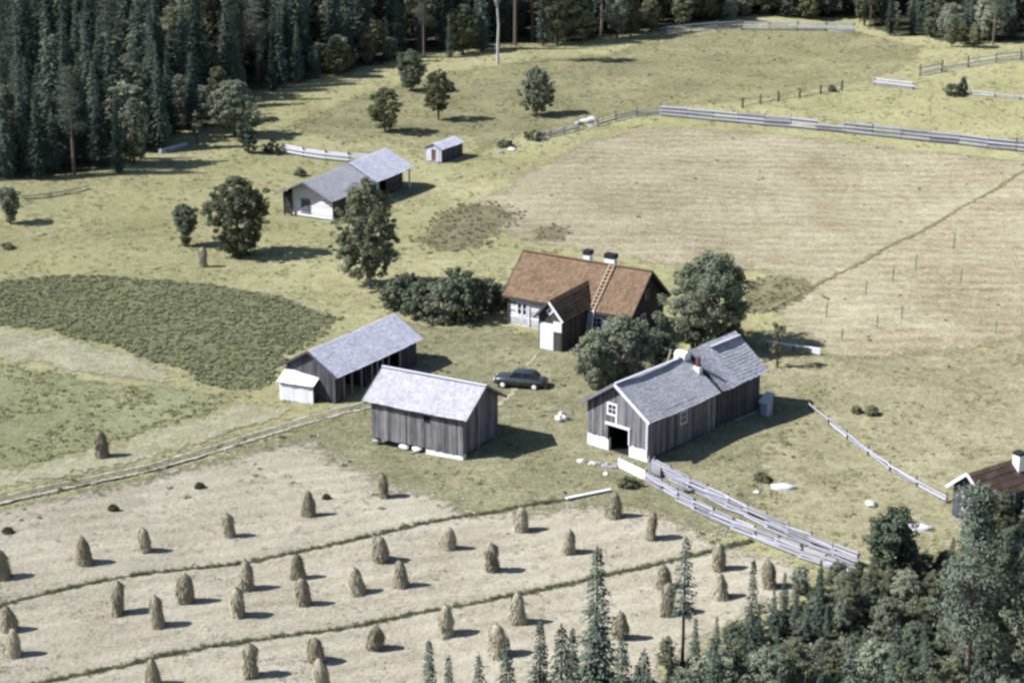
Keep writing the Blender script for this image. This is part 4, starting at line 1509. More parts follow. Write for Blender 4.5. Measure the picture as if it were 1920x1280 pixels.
# ------------------------------------------------------------------ fences
def fence(name, label, px, spacing, rails, h, rail_w=0.13, post_h=None, jit=0.05, mat='fence_wood', post='old_post', group=None, post_w=0.1, lean=0.06, miss=0.04, z0=0.2, seed=0, tilt=0.0):
    r = random.Random(seed)
    pts = [at(*p) for p in px]
    seg = [0.0]
    for a, b in zip(pts, pts[1:]):
        seg.append(seg[-1] + (b - a).length)
    n = max(1, round(seg[-1] / spacing))
    spots = []
    for i in range(n + 1):
        s = seg[-1] * i / n
        k = min(len(seg) - 2, max(j for j in range(len(seg)) if seg[j] <= s + 1e-6))
        t = (s - seg[k]) / max(1e-6, seg[k + 1] - seg[k])
        p = pts[k].lerp(pts[k + 1], min(1, t))
        p.z = th(p.x, p.y)
        spots.append(p)
    root = thing(name, label, 'fence', spots[0], 0, group)
    o = spots[0]
    ph = post_h or h + 0.2
    for p in spots:
        q = p - o
        piece('post', q + Vector((0, 0, -0.15)), q + Vector((r.uniform(-lean, lean), r.uniform(-lean, lean), ph * r.uniform(0.93, 1.1))), post_w, post_w, post, root)
    for a, b in zip(spots, spots[1:]):
        dd = (b - a).normalized()
        nn_ = Vector((-dd.y, dd.x, 0)) * 0.08
        for k in range(rails):
            if r.random() < miss:
                continue
            z = z0 + (h - z0) * k / max(1, rails - 1)
            p0 = a - o - dd * r.uniform(0.05, 0.25) + nn_ * (1 if k % 2 else -1) * -1 + Vector((0, 0, max(0.05, z + r.uniform(-jit, jit) - tilt)))
            p1 = b - o + dd * r.uniform(0.05, 0.25) + nn_ * (1 if k % 2 else -1) * -1 + Vector((0, 0, z + r.uniform(-jit, jit) + tilt))
            piece('rail', p0, p1, 0.05, rail_w * r.uniform(0.75, 1.2), mat, root)
    return root


fence('plank_fence', 'long pale plank fence along the top of the brown field', [(1240, 218), (1310, 224), (1420, 235), (1560, 248), (1690, 261), (1800, 272), (1960, 290)], 3.4, 6, 1.3, 0.21, 1.6, seed=1, z0=0.12, mat='lane_wood')
fence('plank_fence', 'low broken grey fence between the stone heap and the pale plank fence', [(1120, 238), (1160, 226), (1195, 219), (1240, 216)], 3.2, 3, 0.7, 0.15, 1.3, seed=2)
fence('plank_fence', 'low grey fence left of the stone heap below the pasture', [(1005, 264), (1050, 252), (1085, 243)], 3.2, 3, 0.6, 0.14, 0.9, seed=3)
fence('rail_fence', 'long pale rail fence at the edge of the forest, along the top', [(1250, 68), (1310, 60), (1400, 56), (1500, 58), (1600, 62)], 4.5, 3, 1.25, 0.22, 1.5, seed=4, jit=0.1)
fence('rail_fence', 'grey rail fence climbing to the right edge below the dark trees', [(1725, 142), (1780, 131), (1850, 121), (1960, 108)], 5.0, 3, 1.1, 0.18, 1.5, seed=5, jit=0.1, post_w=0.16)
fence('plank_fence', 'short white plank fence standing alone in the upper right pasture', [(1640, 160), (1712, 168)], 4.5, 3, 0.9, 0.2, 1.0, seed=6)
fence('rail_fence', 'low pale fence beside the two dark bushes at the upper right', [(1820, 178), (1880, 184), (1960, 192)], 4.0, 2, 0.55, 0.15, 0.8, seed=7)
fence('plank_fence', 'white plank fence running behind the log building', [(532, 288), (575, 296), (635, 304), (700, 306)], 3.0, 5, 1.0, 0.2, 1.35, seed=8, mat='pale_planks', z0=0.15, jit=0.02)
fence('lane_fence', 'near grey rail fence of the cattle lane below the cow barn', [(1211, 903), (1290, 952), (1355, 985), (1425, 1016), (1500, 1046), (1592, 1082)], 2.0, 9, 0.85, 0.11, 1.0, seed=9, miss=0.1, jit=0.06, mat='lane_wood', z0=0.1, tilt=0.03)
fence('lane_fence', 'far grey rail fence of the cattle lane below the cow barn', [(1226, 884), (1290, 918), (1370, 958), (1460, 1002), (1540, 1036), (1606, 1064)], 2.0, 10, 1.0, 0.11, 1.15, seed=10, miss=0.06, jit=0.07, mat='lane_wood', z0=0.1, tilt=0.04)
fence('rail_fence', 'thin whitish rail fence running down to the brown cottage', [(1518, 768), (1560, 802), (1610, 842), (1680, 892), (1774, 944)], 3.2, 2, 0.55, 0.10, 0.8, seed=11, mat='fence_wood')
fence('stake_fence', 'row of dark stakes across the pasture above the long plank fence', [(1392, 203), (1458, 190), (1520, 180), (1578, 170)], 3.6, 1, 0.6, 0.08, 1.3, seed=12, mat='old_post', post_w=0.2)
# white gate leaves left leaning in the lane
for (p0, p1, lab) in ((at(1213, 893), at(1239, 897), 'white triangular gate leaf leaning beside the cow barn corner'), (at(1257, 921), at(1284, 926), 'white gate leaf standing across the cattle lane')):
    dd = p1 - p0
    t = thing('gate_leaf', lab, 'gate', p0, math.atan2(dd.y, dd.x))
    L = dd.length
    for i in range(5):
        f = i / 5
        z1 = 1.55 * (1 - f * 0.75) if 'triang' in lab else 1.0
        piece('board', (L * (i + 0.5) / 5, 0, 0.03), (L * (i + 0.5) / 5, 0.02, z1), 0.025, L / 5 - 0.015, 'white_boards', t)
    piece('brace', (0, 0.04, 0.25), (L, 0.04, 0.25), 0.04, 0.09, 'white_boards', t)
t0, t1 = at(1148, 880), at(1100, 868)

# ------------------------------------------------------------------ small things lying about
p = at(1062, 940)
q = at(1146, 922)
dd = q - p
t = thing('plank_bridge', 'long white plank lying along the upper ditch beside the haystack', 'plank', p, math.atan2(dd.y, dd.x))
for i in range(2):
    piece('plank', (0, 0.13 * i, 0.22), (dd.length, 0.13 * i, 0.22), 0.12, 0.09, 'white_boards', t)
for x in (0.3, dd.length - 0.3):
    piece('block', (x, -0.2, 0.1), (x, 0.4, 0.1), 0.15, 0.14, 'old_post', t)
p, q = at(1436, 652), at(1538, 666)
dd = q - p
t = thing('white_rail', 'long thin white rail on low posts right of the big tree', 'rail', p, math.atan2(dd.y, dd.x))
piece('rail', (0, 0, 0.62), (dd.length, 0, 0.55), 0.16, 0.12, 'white_boards', t)
for x in (0.1, dd.length * 0.5, dd.length - 0.08):
    piece('post', (x, 0.1, -0.1), (x, 0.1, 0.66), 0.1, 0.1, 'old_post', t)
piece('end_panel', (dd.length - 0.75, -0.06, 0.30), (dd.length, -0.06, 0.28), 0.03, 0.42, 'white_boards', t)

# upturned rowing boat, boxes and boulders in the right pasture


def hull(name, label, u, v, L, W, H, rz, mat):
    root = thing(name, label, 'boat', at(u, v), rz)
    mb = MB()
    n, m = 12, 8
    for i in range(n + 1):
        t = i / n
        x = (t - 0.5) * L
        w = W / 2 * (1 - abs(2 * t - 1) ** 3.2) ** 0.8 if 0 < t < 1 else 0.12
        h = H * (0.75 + 0.25 * (1 - (2 * t - 1) ** 2))
        for j in range(m + 1):
            a = math.pi * j / m
            mb.v.append((x, w * math.cos(a), 0.03 + h * math.sin(a) ** 0.7))
    for i in range(n):
        for j in range(m):
            k = i * (m + 1) + j
            mb.f.append((k, k + 1, k + m + 2, k + m + 1))
    mb.f.append(tuple(range(m + 1)))
    mb.f.append(tuple(reversed(range(n * (m + 1), (n + 1) * (m + 1)))))
    mb.m = [0] * len(mb.f)
    mb.build('hull', mat, root)
    mb = MB()
    mb.bar((-L * 0.44, 0, H * 0.98), (L * 0.44, 0, H * 0.98), 0.05, 0.07)
    mb.build('keel', 'old_post', root)


hull('upturned_boat', 'short white upturned boat lying in the pasture below the cow barn', 1468, 916, 1.7, 0.9, 0.38, R(-6), 'boat_paint')
hull('upturned_boat', 'white upturned boat lying beside the dark leafy tree at the right', 1722, 992, 1.8, 0.85, 0.4, R(-12), 'boat_paint')
bz = 0.12
for i, (u, v, s, m, lab) in enumerate(((1420, 924, 0.30, 'pale_stone', 'small pale boulder left of the white upturned boat'), (1632, 948, 0.45, 'pale_stone', 'pale boulder in the pasture above the dark leafy tree'),
                                       (1137, 890, 0.26, 'pale_stone', 'round pale boulder below the cow barn doorway'), (1090, 866, 0.34, 'pale_stone', 'pale boulder at the left corner of the cow barn'),
                                       (1100, 229, 0.75, 'pale_stone', 'large pale boulder of the heap at the field corner'), (1085, 234, 0.55, 'stone', 'grey boulder at the left of the heap at the field corner'),
                                       (1112, 225, 0.6, 'pale_stone', 'pale boulder at the right end of the heap at the field corner'), (959, 282, 0.42, 'whitewash', 'white boulder beside the bush clump right of the tiny shed'),
                                       (940, 288, 0.42, 'stone', 'grey boulder at the left end of the bush clump'), (1108, 238, 0.4, 'stone', 'small grey boulder in front of the heap at the field corner'),
                                       (1830, 1040, 0.4, 'pale_stone', 'pale boulder glimpsed behind the tall pine'), (1876, 1048, 0.6, 'pale_stone', 'large pale boulder glimpsed right of the tall pine'))):
    b = at(u, v)
    stone('boulder', m, s, 300 + i, lab, 'boulder', (b.x, b.y, b.z + s * 0.25))

# pile of milk churns in the yard
cp = at(1052, 788)
for i, (dx, dy, rr, hh, lie, lab) in enumerate(((0.0, 0.3, 0.22, 0.62, 0, 'rear upright pale milk churn in the yard cluster'), (-0.32, 0.0, 0.22, 0.62, 1, 'pale milk churn lying at the left of the yard cluster'),
                                                 (0.30, -0.05, 0.2, 0.55, 0, 'front upright pale milk churn in the yard cluster'))):
    t = thing('milk_churn', lab, 'churn', (cp.x + dx, cp.y + dy, th(cp.x, cp.y) + (rr if lie else 0)), 0.4 + i)
    if lie:
        t.rotation_euler = (R(90), 0, 0.5)
    mb = MB()
    mb.tube([(0, 0, 0), (0, 0, hh * 0.68), (0, 0, hh * 0.82), (0, 0, hh * 0.95)], [rr, rr, rr * 0.62, rr * 0.66], 14)
    mb.build('body', 'metal_can', t)
    mb = MB()
    mb.tube([(0, 0, hh * 0.95), (0, 0, hh), (0, 0, hh + 0.03)], [rr * 0.72, rr * 0.72, rr * 0.3], 14)
    mb.build('lid', 'rust' if i == 2 else 'metal_can', t)
    for s in (-1, 1):
        mb = MB()
        mb.tube([(s * rr * 0.66, 0, hh * 0.9), (s * rr * 0.98, 0, hh * 0.86), (s * rr * 0.98, 0, hh * 0.72), (s * rr * 0.86, 0, hh * 0.7)], [0.02] * 4, 5)
        mb.build('handle', 'metal_can', t)

# empty drying poles standing in the right field
for i, (u, v, u2, v2) in enumerate(((1717, 504, 1717, 476), (1674, 527, 1674, 499), (1788, 467, 1788, 436), (1801, 531, 1801, 503), (1623, 551, 1623, 526), (1549, 595, 1549, 565), (1644, 615, 1644, 588),
                                    (1690, 598, 1690, 574), (1867, 625, 1867, 602), (1578, 638, 1578, 618))):
    b = at(u, v)
    order = ['topmost', 'second highest', 'third highest', 'fourth highest', 'fifth highest', 'sixth highest', 'seventh highest', 'eighth highest', 'second lowest', 'lowest']
    rank = sorted([504, 527, 467, 531, 551, 595, 615, 598, 625, 638]).index(v)
    t = thing('drying_pole', '%s of the thin empty drying poles standing in the right field' % order[rank], 'pole', b, 0, 'empty drying poles in the right field')
    mb = MB()
    mb.tube([(0, 0, -0.1), (0.03, 0, 1.0), (0.05, 0.02, rise(b, v2))], [0.045, 0.04, 0.03], 6)
    mb.build('pole', 'old_post', t)
    for z in (0.6, 1.05):
        piece('peg', (-0.12, 0, z), (0.18, 0, z + 0.03), 0.025, 0.025, 'old_post', t)
p, q = at(302, 288), at(352, 274)
dd = q - p
t = thing('log_pile', 'pale logs lying on the meadow in front of the forest edge', 'logs', p, math.atan2(dd.y, dd.x))
for y, z in ((0, 0.14), (0.3, 0.14), (0.15, 0.4)):
    mb = MB()
    mb.tube([(0, y, z), (dd.length, y + 0.05, z)], [0.15, 0.13], 8)
    mb.build('log', 'fence_wood', t)


# ------------------------------------------------------------------ haystacks on poles
def haystack_mesh(seed):
    r = np.random.default_rng(seed)
    H = r.uniform(1.75, 2.08)
    kind = seed % 4
    prof = {0: [(0, .50), (.12, .53), (.35, .50), (.6, .47), (.8, .42), (.92, .31), (1, .08)],
            1: [(0, .46), (.1, .47), (.3, .40), (.5, .38), (.72, .46), (.88, .40), (1, .10)],
            2: [(0, .58), (.12, .58), (.35, .52), (.6, .44), (.8, .34), (.93, .24), (1, .07)],
            3: [(0, .48), (.15, .53), (.4, .56), (.65, .52), (.82, .42), (.93, .28), (1, .08)]}[kind]
    T, RR = np.array([p[0] for p in prof]), np.array([p[1] for p in prof])
    n = 950
    t = r.uniform(0, 1, n) ** 0.9
    a = r.uniform(0, 2 * math.pi, n)
    lump = 1 + 0.13 * np.sin(2 * a + seed) + 0.09 * np.sin(3 * a + 7 * t + seed * 2) + 0.06 * np.sin(11 * t + seed)
    loose = r.uniform(0, 1, n) < 0.12
    lump = lump * np.where(loose, r.uniform(1.05, 1.3, n), 1.0)
    RR = RR * 0.9
    rad = np.interp(t, T, RR) * lump * r.uniform(0.95, 1.05, n)
    tx, ty = 0.07 * np.sin(seed) * t, 0.07 * np.cos(seed) * t
    C = np.stack([rad * np.cos(a) + tx, rad * np.sin(a) + ty, 0.06 + t * (H - 0.06)], 1)
    out = np.stack([np.cos(a), np.sin(a), np.zeros(n)], 1)
    down = np.stack([out[:, 0] * 0.2, out[:, 1] * 0.2, -np.ones(n)], 1) + r.normal(0, 0.16, (n, 3))
    down /= np.linalg.norm(down, axis=1)[:, None]
    side = np.cross(down, out)
    side /= np.linalg.norm(side, axis=1)[:, None] + 1e-9
    L = r.uniform(0.12, 0.30, n)[:, None]
    W = r.uniform(0.04, 0.10, n)[:, None] / 2
    q = np.stack([C - side * W, C + side * W, C + down * L + out * 0.02 + side * W * 0.5, C + down * L + out * 0.02 - side * W * 0.5], 1)
    q[:, :, 2] = np.maximum(q[:, :, 2], 0.0)
    # solid core
    k, m = 16, 14
    core = []
    ang = np.linspace(0, 2 * math.pi, k + 1)
    zz = np.linspace(0, 1, m + 1)
    f = lambda A, Z: np.array([np.interp(Z, T, RR) * 0.98 * (1 + 0.13 * math.sin(2 * A + seed) + 0.09 * math.sin(3 * A + 7 * Z + seed * 2) + 0.06 * math.sin(11 * Z + seed)) * math.cos(A) + 0.07 * math.sin(seed) * Z,
                               np.interp(Z, T, RR) * 0.98 * (1 + 0.13 * math.sin(2 * A + seed) + 0.09 * math.sin(3 * A + 7 * Z + seed * 2) + 0.06 * math.sin(11 * Z + seed)) * math.sin(A) + 0.07 * math.cos(seed) * Z, Z * H])
    for i in range(k):
        for j in range(m):
            core.append([f(ang[i], zz[j]), f(ang[i + 1], zz[j]), f(ang[i + 1], zz[j + 1]), f(ang[i], zz[j + 1])])
    me = quads_mesh('haystack', np.concatenate([np.array(core), q]), 'hay')
    pm = MB()
    pm.tube([(0, 0, -0.1), (0.07 * math.sin(seed), 0.07 * math.cos(seed), H + 0.12)], [0.05, 0.03], 6)
    return me, pm.mesh('pole', 'old_post'), H


HV = [haystack_mesh(s) for s in range(10)]
ORD = ['first', 'second', 'third', 'fourth', 'fifth', 'sixth', 'seventh', 'eighth', 'ninth', 'tenth', 'eleventh', 'twelfth', 'thirteenth', 'fourteenth', 'fifteenth', 'sixteenth', 'seventeenth', 'eighteenth']
ROWS = [([(5, 1088), (160, 1060), (273, 1037), (432, 1010), (580, 971), (720, 936)], 'haystack from the left in the row above the upper ditch'),
        ([(20, 1186), (24, 1233), (220, 1155), (297, 1178), (347, 1133), (447, 1158), (461, 1109), (560, 1088), (570, 1137), (671, 1117), (751, 1103), (712, 1056), (839, 1032), (977, 1000), (923, 1073), (1066, 1040), (1150, 973), (1220, 1014)],
         'haystack from the left between the upper and lower ditches'),
        ([(287, 1290), (470, 1272), (592, 1243), (605, 1296), (702, 1220), (836, 1195), (969, 1171), (933, 1234), (1245, 1105), (1250, 1158), (1162, 1200), (1347, 1072), (1352, 1125), (1443, 1105)],
         'haystack from the left below the lower ditch')]
STACKS = []
kinds = iter([0, 2, 0, 1, 2, 1, 2, 2, 1, 0, 3, 1, 2, 2, 0, 2, 3, 2, 2, 1, 3, 2, 2, 1, 2, 1, 3, 3, 3, 0, 0, 2, 3, 2, 1, 3, 2, 3, 0, 1, 2, 3])
for row, text in ROWS:
    for i, (u, v) in enumerate(sorted(row)):
        STACKS.append((u, v, '%s %s' % (ORD[i], text)))
STACKS += [(192, 860, 'lone tall haystack beside the dirt track at the left'), (380, 503, 'lone slim haystack in front of the round bushy tree on the upper meadow')]
small = {(1066, 1040): 0.82}
for i, (u, v, lab) in enumerate(STACKS):
    k = next(kinds, i % 4)
    var = [x for x in range(10) if x % 4 == k]
    me, pm, H = HV[var[i % len(var)]]
    b = at(u, v - 3)
    s = rng.uniform(0.95, 1.06) * small.get((u, v), 1.0)
    t = thing('haystack', lab, 'haystack', b, rng.uniform(0, 6.28), 'haystacks on poles in the hay field')
    t.scale = (s * rng.uniform(0.78, 1.05), s * rng.uniform(0.78, 1.05), s * rng.uniform(0.88, 1.08))
    t.rotation_euler = (rng.uniform(-0.09, 0.09), rng.uniform(-0.09, 0.09), rng.uniform(0, 6.28))
    link_mesh('hay', me, t)
    link_mesh('pole', pm, t)


def heap(u, v, w, h, label, seed):
    r = np.random.default_rng(seed)
    b = at(u, v)
    n = 320
    C = r.normal(size=(n, 3))
    C /= np.linalg.norm(C, axis=1)[:, None]
    C[:, 2] = np.abs(C[:, 2])
    C *= np.array([w, w * 0.7, h])
    o = link_mesh('hay_heap', quads_mesh('hay_heap', leaf_quads(C, 0.18, 0.3, r), 'weed_leaves'))
    o.location = b
    tag(o, label, 'hay heap')


heap(213, 958, 0.3, 0.42, 'small dark hay heap right of the leftmost end of the track', 1)
heap(375, 916, 0.3, 0.4, 'small dark hay heap above the fourth haystack of the upper row', 2)
heap(15, 1000, 0.32, 0.4, 'small dark hay heap at the left edge of the hay field', 3)
heap(612, 936, 0.22, 0.3, 'tiny dark hay heap near the haystack above the upper ditch', 4)


# ------------------------------------------------------------------ trees
def broadleaf(seed, H, Rr, trunk_h, prof, nclump, per, leaf, csize, mat, bark='bark', trunk_r=None, up=0.35, sparse=0.0):
    """crown: leaf clumps through an uneven envelope; trunk and limbs separate"""
    r = np.random.default_rng(seed)
    T, Q = np.array([p[0] for p in prof]), np.array([p[1] for p in prof])
    t = []
    while len(t) < nclump:
        x = r.uniform(0, 1)
        if r.uniform(0, 1) < np.interp(x, T, Q) ** 1.3 + 0.08:
            t.append(x)
    t = np.array(t)
    a = r.uniform(0, 2 * math.pi, nclump)
    lob = 1 + 0.18 * np.sin(2 * a + seed) + 0.16 * np.sin(3 * a + 5 * t + seed * 1.7) + 0.10 * np.sin(7 * a + 11 * t + seed) + r.normal(0, 0.15, nclump)
    rad = np.interp(t, T, Q) * Rr * lob * r.uniform(0.25, 1.0, nclump) ** 0.5
    CC = np.stack([rad * np.cos(a), rad * np.sin(a), trunk_h + t * (H - trunk_h)], 1)
    L, O = [], []
    mid = np.array([0, 0, trunk_h + (H - trunk_h) * 0.42])
    for c in CC:
        k = int(per * r.uniform(0.5, 1.4))
        d = r.normal(0, 1, (k, 3))
        d /= np.linalg.norm(d, axis=1)[:, None]
        o = (c - mid) / np.array([Rr, Rr, (H - trunk_h) * 0.5])
        o = o / (np.linalg.norm(o) + 0.2)
        O.append(d * 0.75 + o * 0.75)
        d = d * (r.uniform(0.25, 1, k) ** 0.5)[:, None] * csize * r.uniform(0.6, 1.3)
        d[:, 2] *= 0.8
        L.append(c + d)
    L, O = np.concatenate(L), np.concatenate(O)
    ok = L[:, 2] > 0.05
    crown = quads_mesh('crown', leaf_quads(L[ok], leaf, up, r, 1.0, O[ok]), mat)
    mb = MB()
    tr = trunk_r or H * 0.017 + 0.03
    top = trunk_h + (H - trunk_h) * 0.75
    wob = lambda z: (0.03 * H * math.sin(z * 0.5 + seed), 0.03 * H * math.cos(z * 0.43 + seed))
    zs_ = np.linspace(-0.15, top, 7)
    mb.tube([(wob(z)[0] * z / H, wob(z)[1] * z / H, z) for z in zs_], [tr * (1 - 0.85 * max(0, z) / top) + 0.008 for z in zs_], 7)
    for c in CC[:: max(1, nclump // 16)]:
        z0 = max(trunk_h * 0.6, c[2] * 0.62)
        if z0 < top:
            w0 = wob(z0)
            mb.tube([(w0[0] * z0 / H, w0[1] * z0 / H, z0), tuple(np.array([c[0] * 0.5, c[1] * 0.5, (z0 + c[2]) / 2 - 0.03 * H])), tuple(c)], [tr * 0.38, tr * 0.22, 0.012], 5)
    return crown, mb.mesh('trunk', bark)


def conifer(seed, H, Rr, bare, mat='spruce_needles', bark='bark', whorl=0.34, dens=1.0, droop=0.35, spray=0.34, taper=0.85, gap=0.0):
    r = np.random.default_rng(seed)
    q = []
    z = bare
    while z < H - 0.12:
        f = (z - bare) / (H - bare)
        rr = Rr * (1 - f) ** taper * r.uniform(0.82, 1.12) + 0.06
        if f < 0.12:
            rr *= 0.6 + 3.3 * f
        n = max(4, int((5 + 7 * (1 - f)) * dens))
        a0 = r.uniform(0, 6.28)
        for i in range(n):
            if r.uniform() < gap:
                continue
            a = a0 + 6.283 * i / n + r.uniform(-0.25, 0.25)
            L = rr * r.uniform(0.6, 1.12)
            k = max(2, int(L / 0.27) + 1)
            ca, sa = math.cos(a), math.sin(a)
            for j in range(k):
                s = (j + 0.7) / k
                cx, cy = ca * L * s, sa * L * s
                cz = z + 0.12 * L * s - droop * L * s * s + r.uniform(-0.05, 0.05)
                w = spray * (1.15 - 0.6 * s) * r.uniform(0.7, 1.2) * (0.45 + 0.55 * min(1, L))
                for side in (-1, 1):
                    b = a + side * r.uniform(0.5, 1.1)
                    cb, sb = math.cos(b), math.sin(b)
                    tip = np.array([cx + cb * w, cy + sb * w, cz - w * r.uniform(0.1, 0.75)])
                    base = np.array([cx, cy, cz])
                    wd = np.array([-sb, cb, 0]) * w * 0.33
                    wd[2] = r.uniform(-0.08, 0.08)
                    out = np.array([ca, sa, -0.3]) * w * 0.35
                    q.append([base - wd * 0.4, base + wd * 0.4 + out * 0.3, tip + wd * 0.7 + out, tip - wd * 0.5])
        z += whorl * r.uniform(0.75, 1.25) * (1 - 0.45 * f)
    for i in range(10):       # leader
        a = r.uniform(0, 6.28)
        zz = H - 0.5 + 0.055 * i
        w = 0.13 * (1 - i / 12)
        q.append([(0, 0, zz), (0.02, 0, zz + 0.09), (math.cos(a) * w, math.sin(a) * w, zz + 0.09), (math.cos(a) * w, math.sin(a) * w, zz + 0.03)])
    crown = quads_mesh('crown', np.array(q), mat)
    mb = MB()
    tr = H * 0.011 + 0.03
    mb.tube([(0, 0, -0.2), (0, 0, H * 0.3), (0, 0, H * 0.7), (0, 0, H)], [tr, tr * 0.8, tr * 0.4, 0.012], 7)
    return crown, mb.mesh('trunk', bark)


def pine(seed, H, Rr, bare, nclump=26, mat='pine_needles'):
    r = np.random.default_rng(seed)
    L, CC, O = [], [], []
    for i in range(nclump):
        f = (i + r.uniform(0, 1)) / nclump
        z = bare + f * (H - bare)
        rad = Rr * (1 - 0.72 * f ** 1.3) * r.uniform(0.25, 1.0) * (0.6 + 0.4 * min(1, f * 4))
        a = r.uniform(0, 6.28)
        c = np.array([rad * math.cos(a), rad * math.sin(a), z])
        CC.append(c)
        k = 210
        d = r.normal(0, 1, (k, 3)) * np.array([0.45, 0.45, 0.20]) * (0.75 + 0.5 * (1 - f)) * Rr / 1.8
        L.append(c + d)
        o = c * np.array([1, 1, 0]) / Rr
        O.append(d / (np.linalg.norm(d, axis=1)[:, None] + 1e-6) * 0.7 + o * 0.8)
    crown = quads_mesh('crown', leaf_quads(np.concatenate(L), 0.16, 0.5, r, 0.45, np.concatenate(O)), mat)
    mb = MB()
    tr = H * 0.011 + 0.04
    mb.tube([(0, 0, -0.2), (0.05, 0, H * 0.4), (0.02, 0.05, H * 0.75), (0, 0, H * 0.98)], [tr, tr * 0.8, tr * 0.45, 0.02], 7)
    for c in CC[::2]:
        mb.tube([(0.03, 0.02, c[2] - 0.25), tuple(c)], [tr * 0.3, 0.015], 5)
    return crown, mb.mesh('trunk', 'pine_bark')


def plant_tree(name, parts, loc, label, cat='tree', rz=0.0, scl=1.0, group=None):
    t = thing(name, label, cat, loc, rz, group)
    t.scale = (scl, scl, scl) if not isinstance(scl, tuple) else scl
    link_mesh('crown', parts[0], t)
    link_mesh('trunk', parts[1], t)
    return t


ROUND = [(0, .35), (.15, .75), (.4, 1), (.65, .92), (.85, .62), (1, .15)]
TALL = [(0, .5), (.12, .85), (.3, 1), (.55, .88), (.75, .68), (.9, .40), (1, .08)]
FAN = [(0, .22), (.3, .55), (.6, .95), (.8, 1), (.92, .7), (1, .25)]
EGG = [(0, .45), (.2, .85), (.45, 1), (.7, .8), (.88, .5), (1, .1)]
BUSH = [(0, .85), (.3, 1), (.6, .9), (.85, .6), (1, .2)]


def spot_tree(name, u, v, vtop, wpx, prof, label, mat, seed, trunk=0.1, leaf=0.2, dens=1.0, bark='bark', cat='tree', clump=0.5, up=0.35):
    """a leafy tree surveyed from the photo: foot position, row of its top, width of its crown in photo pixels"""
    b = at(u, v)
    H = rise(b, vtop)
    sc = FPX / ((b.y) * math.cos(PITCH) + (CAMH - b.z) * math.sin(PITCH))
    Rr = wpx / sc / 2
    vol = Rr * Rr * H * (1 - trunk)
    n = int(max(34, min(330, 20 * vol ** 0.68)) * dens)
    clump *= 0.72
    leaf *= 0.60
    per = int(46 * (clump / 0.4) ** 1.3 * (0.17 / leaf) ** 1.5)
    parts = broadleaf(seed, H, Rr * 0.88, H * trunk, prof, n, per, leaf, clump, mat, bark, up=up)
    return plant_tree(name, parts, b, label, cat)


spot_tree('birch_tree', 690, 533, 332, 118, TALL, 'tall dense birch with a white foot in front of the log building', 'birch_leaves', 1, 0.09, 0.19, 1.25, 'birch_bark', clump=0.55)
spot_tree('round_tree', 447, 482, 335, 118, [(0, .34), (.2, .72), (.5, 1), (.75, .9), (.92, .55), (1, .2)], 'broad bushy tree left of the log building, casting a long shadow', 'birch_leaves', 2, 0.02, 0.19, 1.15, clump=0.55)
spot_tree('small_tree', 348, 462, 384, 44, FAN, 'small egg shaped tree left of the broad bushy tree', 'dark_leaves', 3, 0.04, 0.17, 2.2, clump=0.42)
spot_tree('small_tree', 20, 420, 352, 42, FAN, 'small pale fan shaped tree at the left edge', 'pale_leaves', 4, 0.02, 0.18, 2.2, clump=0.42)
spot_tree('leafy_tree', 722, 247, 166, 76, ROUND, 'small round tree on the pasture above the log building', 'olive_leaves', 5, 0.12, 0.2, 1.0, clump=0.5)
spot_tree('leafy_tree', 822, 225, 128, 64, EGG, 'slender loose tree on the pasture above the tiny shed', 'olive_leaves', 6, 0.2, 0.19, 0.8, clump=0.5)
spot_tree('leafy_tree', 1005, 217, 124, 66, EGG, 'dark egg shaped tree on the pasture left of the plank fence', 'dark_leaves', 7, 0.08, 0.2, 1.2, clump=0.5)
spot_tree('leafy_tree', 440, 256, 152, 96, ROUND, 'pale leafy tree standing before the forest edge', 'pale_leaves', 8, 0.12, 0.22, 1.0, clump=0.6)
spot_tree('juniper_bush', 467, 287, 216, 40, [(0, .75), (.4, .9), (.8, 1), (1, .5)], 'dark columnar juniper at the end of the white plank fence', 'spruce_needles', 9, 0.02, 0.18, 1.6, cat='bush', clump=0.35)
spot_tree('leafy_tree', 370, 268, 207, 26, EGG, 'thin pale sapling before the forest edge', 'pale_leaves', 10, 0.15, 0.18, 0.9, clump=0.35)
spot_tree('leafy_tree', 770, 170, 92, 60, EGG, 'pale leafy tree at the forest edge above the round tree', 'pale_leaves', 11, 0.1, 0.22, 1.0, clump=0.5)
spot_tree('big_tree', 1330, 655, 474, 178, ROUND, 'large dark leafy tree at the right end of the farmhouse', 'dark_leaves', 12, 0.06, 0.21, 1.1, clump=0.75)
spot_tree('leafy_tree', 1165, 712, 592, 125, ROUND, 'leafy tree before the farmhouse, behind the cow barn roof', 'dark_leaves', 13, 0.06, 0.2, 1.2, clump=0.6)
spot_tree('leafy_tree', 1118, 728, 622, 86, ROUND, 'smaller leafy tree left of the one behind the cow barn roof', 'dark_leaves', 14, 0.06, 0.2, 1.2, clump=0.55)
spot_tree('leafy_tree', 1232, 690, 618, 70, ROUND, 'low leafy tree squeezed between the farmhouse and the cow barn', 'dark_leaves', 15, 0.06, 0.2, 1.2, clump=0.5)
spot_tree('sapling', 1457, 690, 588, 40, EGG, 'thin young tree beside the white rail', 'olive_leaves', 16, 0.2, 0.15, 0.55, clump=0.32)
spot_tree('bush', 1785, 179, 157, 40, BUSH, 'dark low bush in the upper right pasture', 'dark_leaves', 17, 0.02, 0.2, 1.4, cat='bush', clump=0.4)
spot_tree('bush', 1805, 177, 146, 20, EGG, 'small dark upright bush beside the low bush in the upper right pasture', 'spruce_needles', 18, 0.02, 0.2, 1.6, cat='bush', clump=0.3)
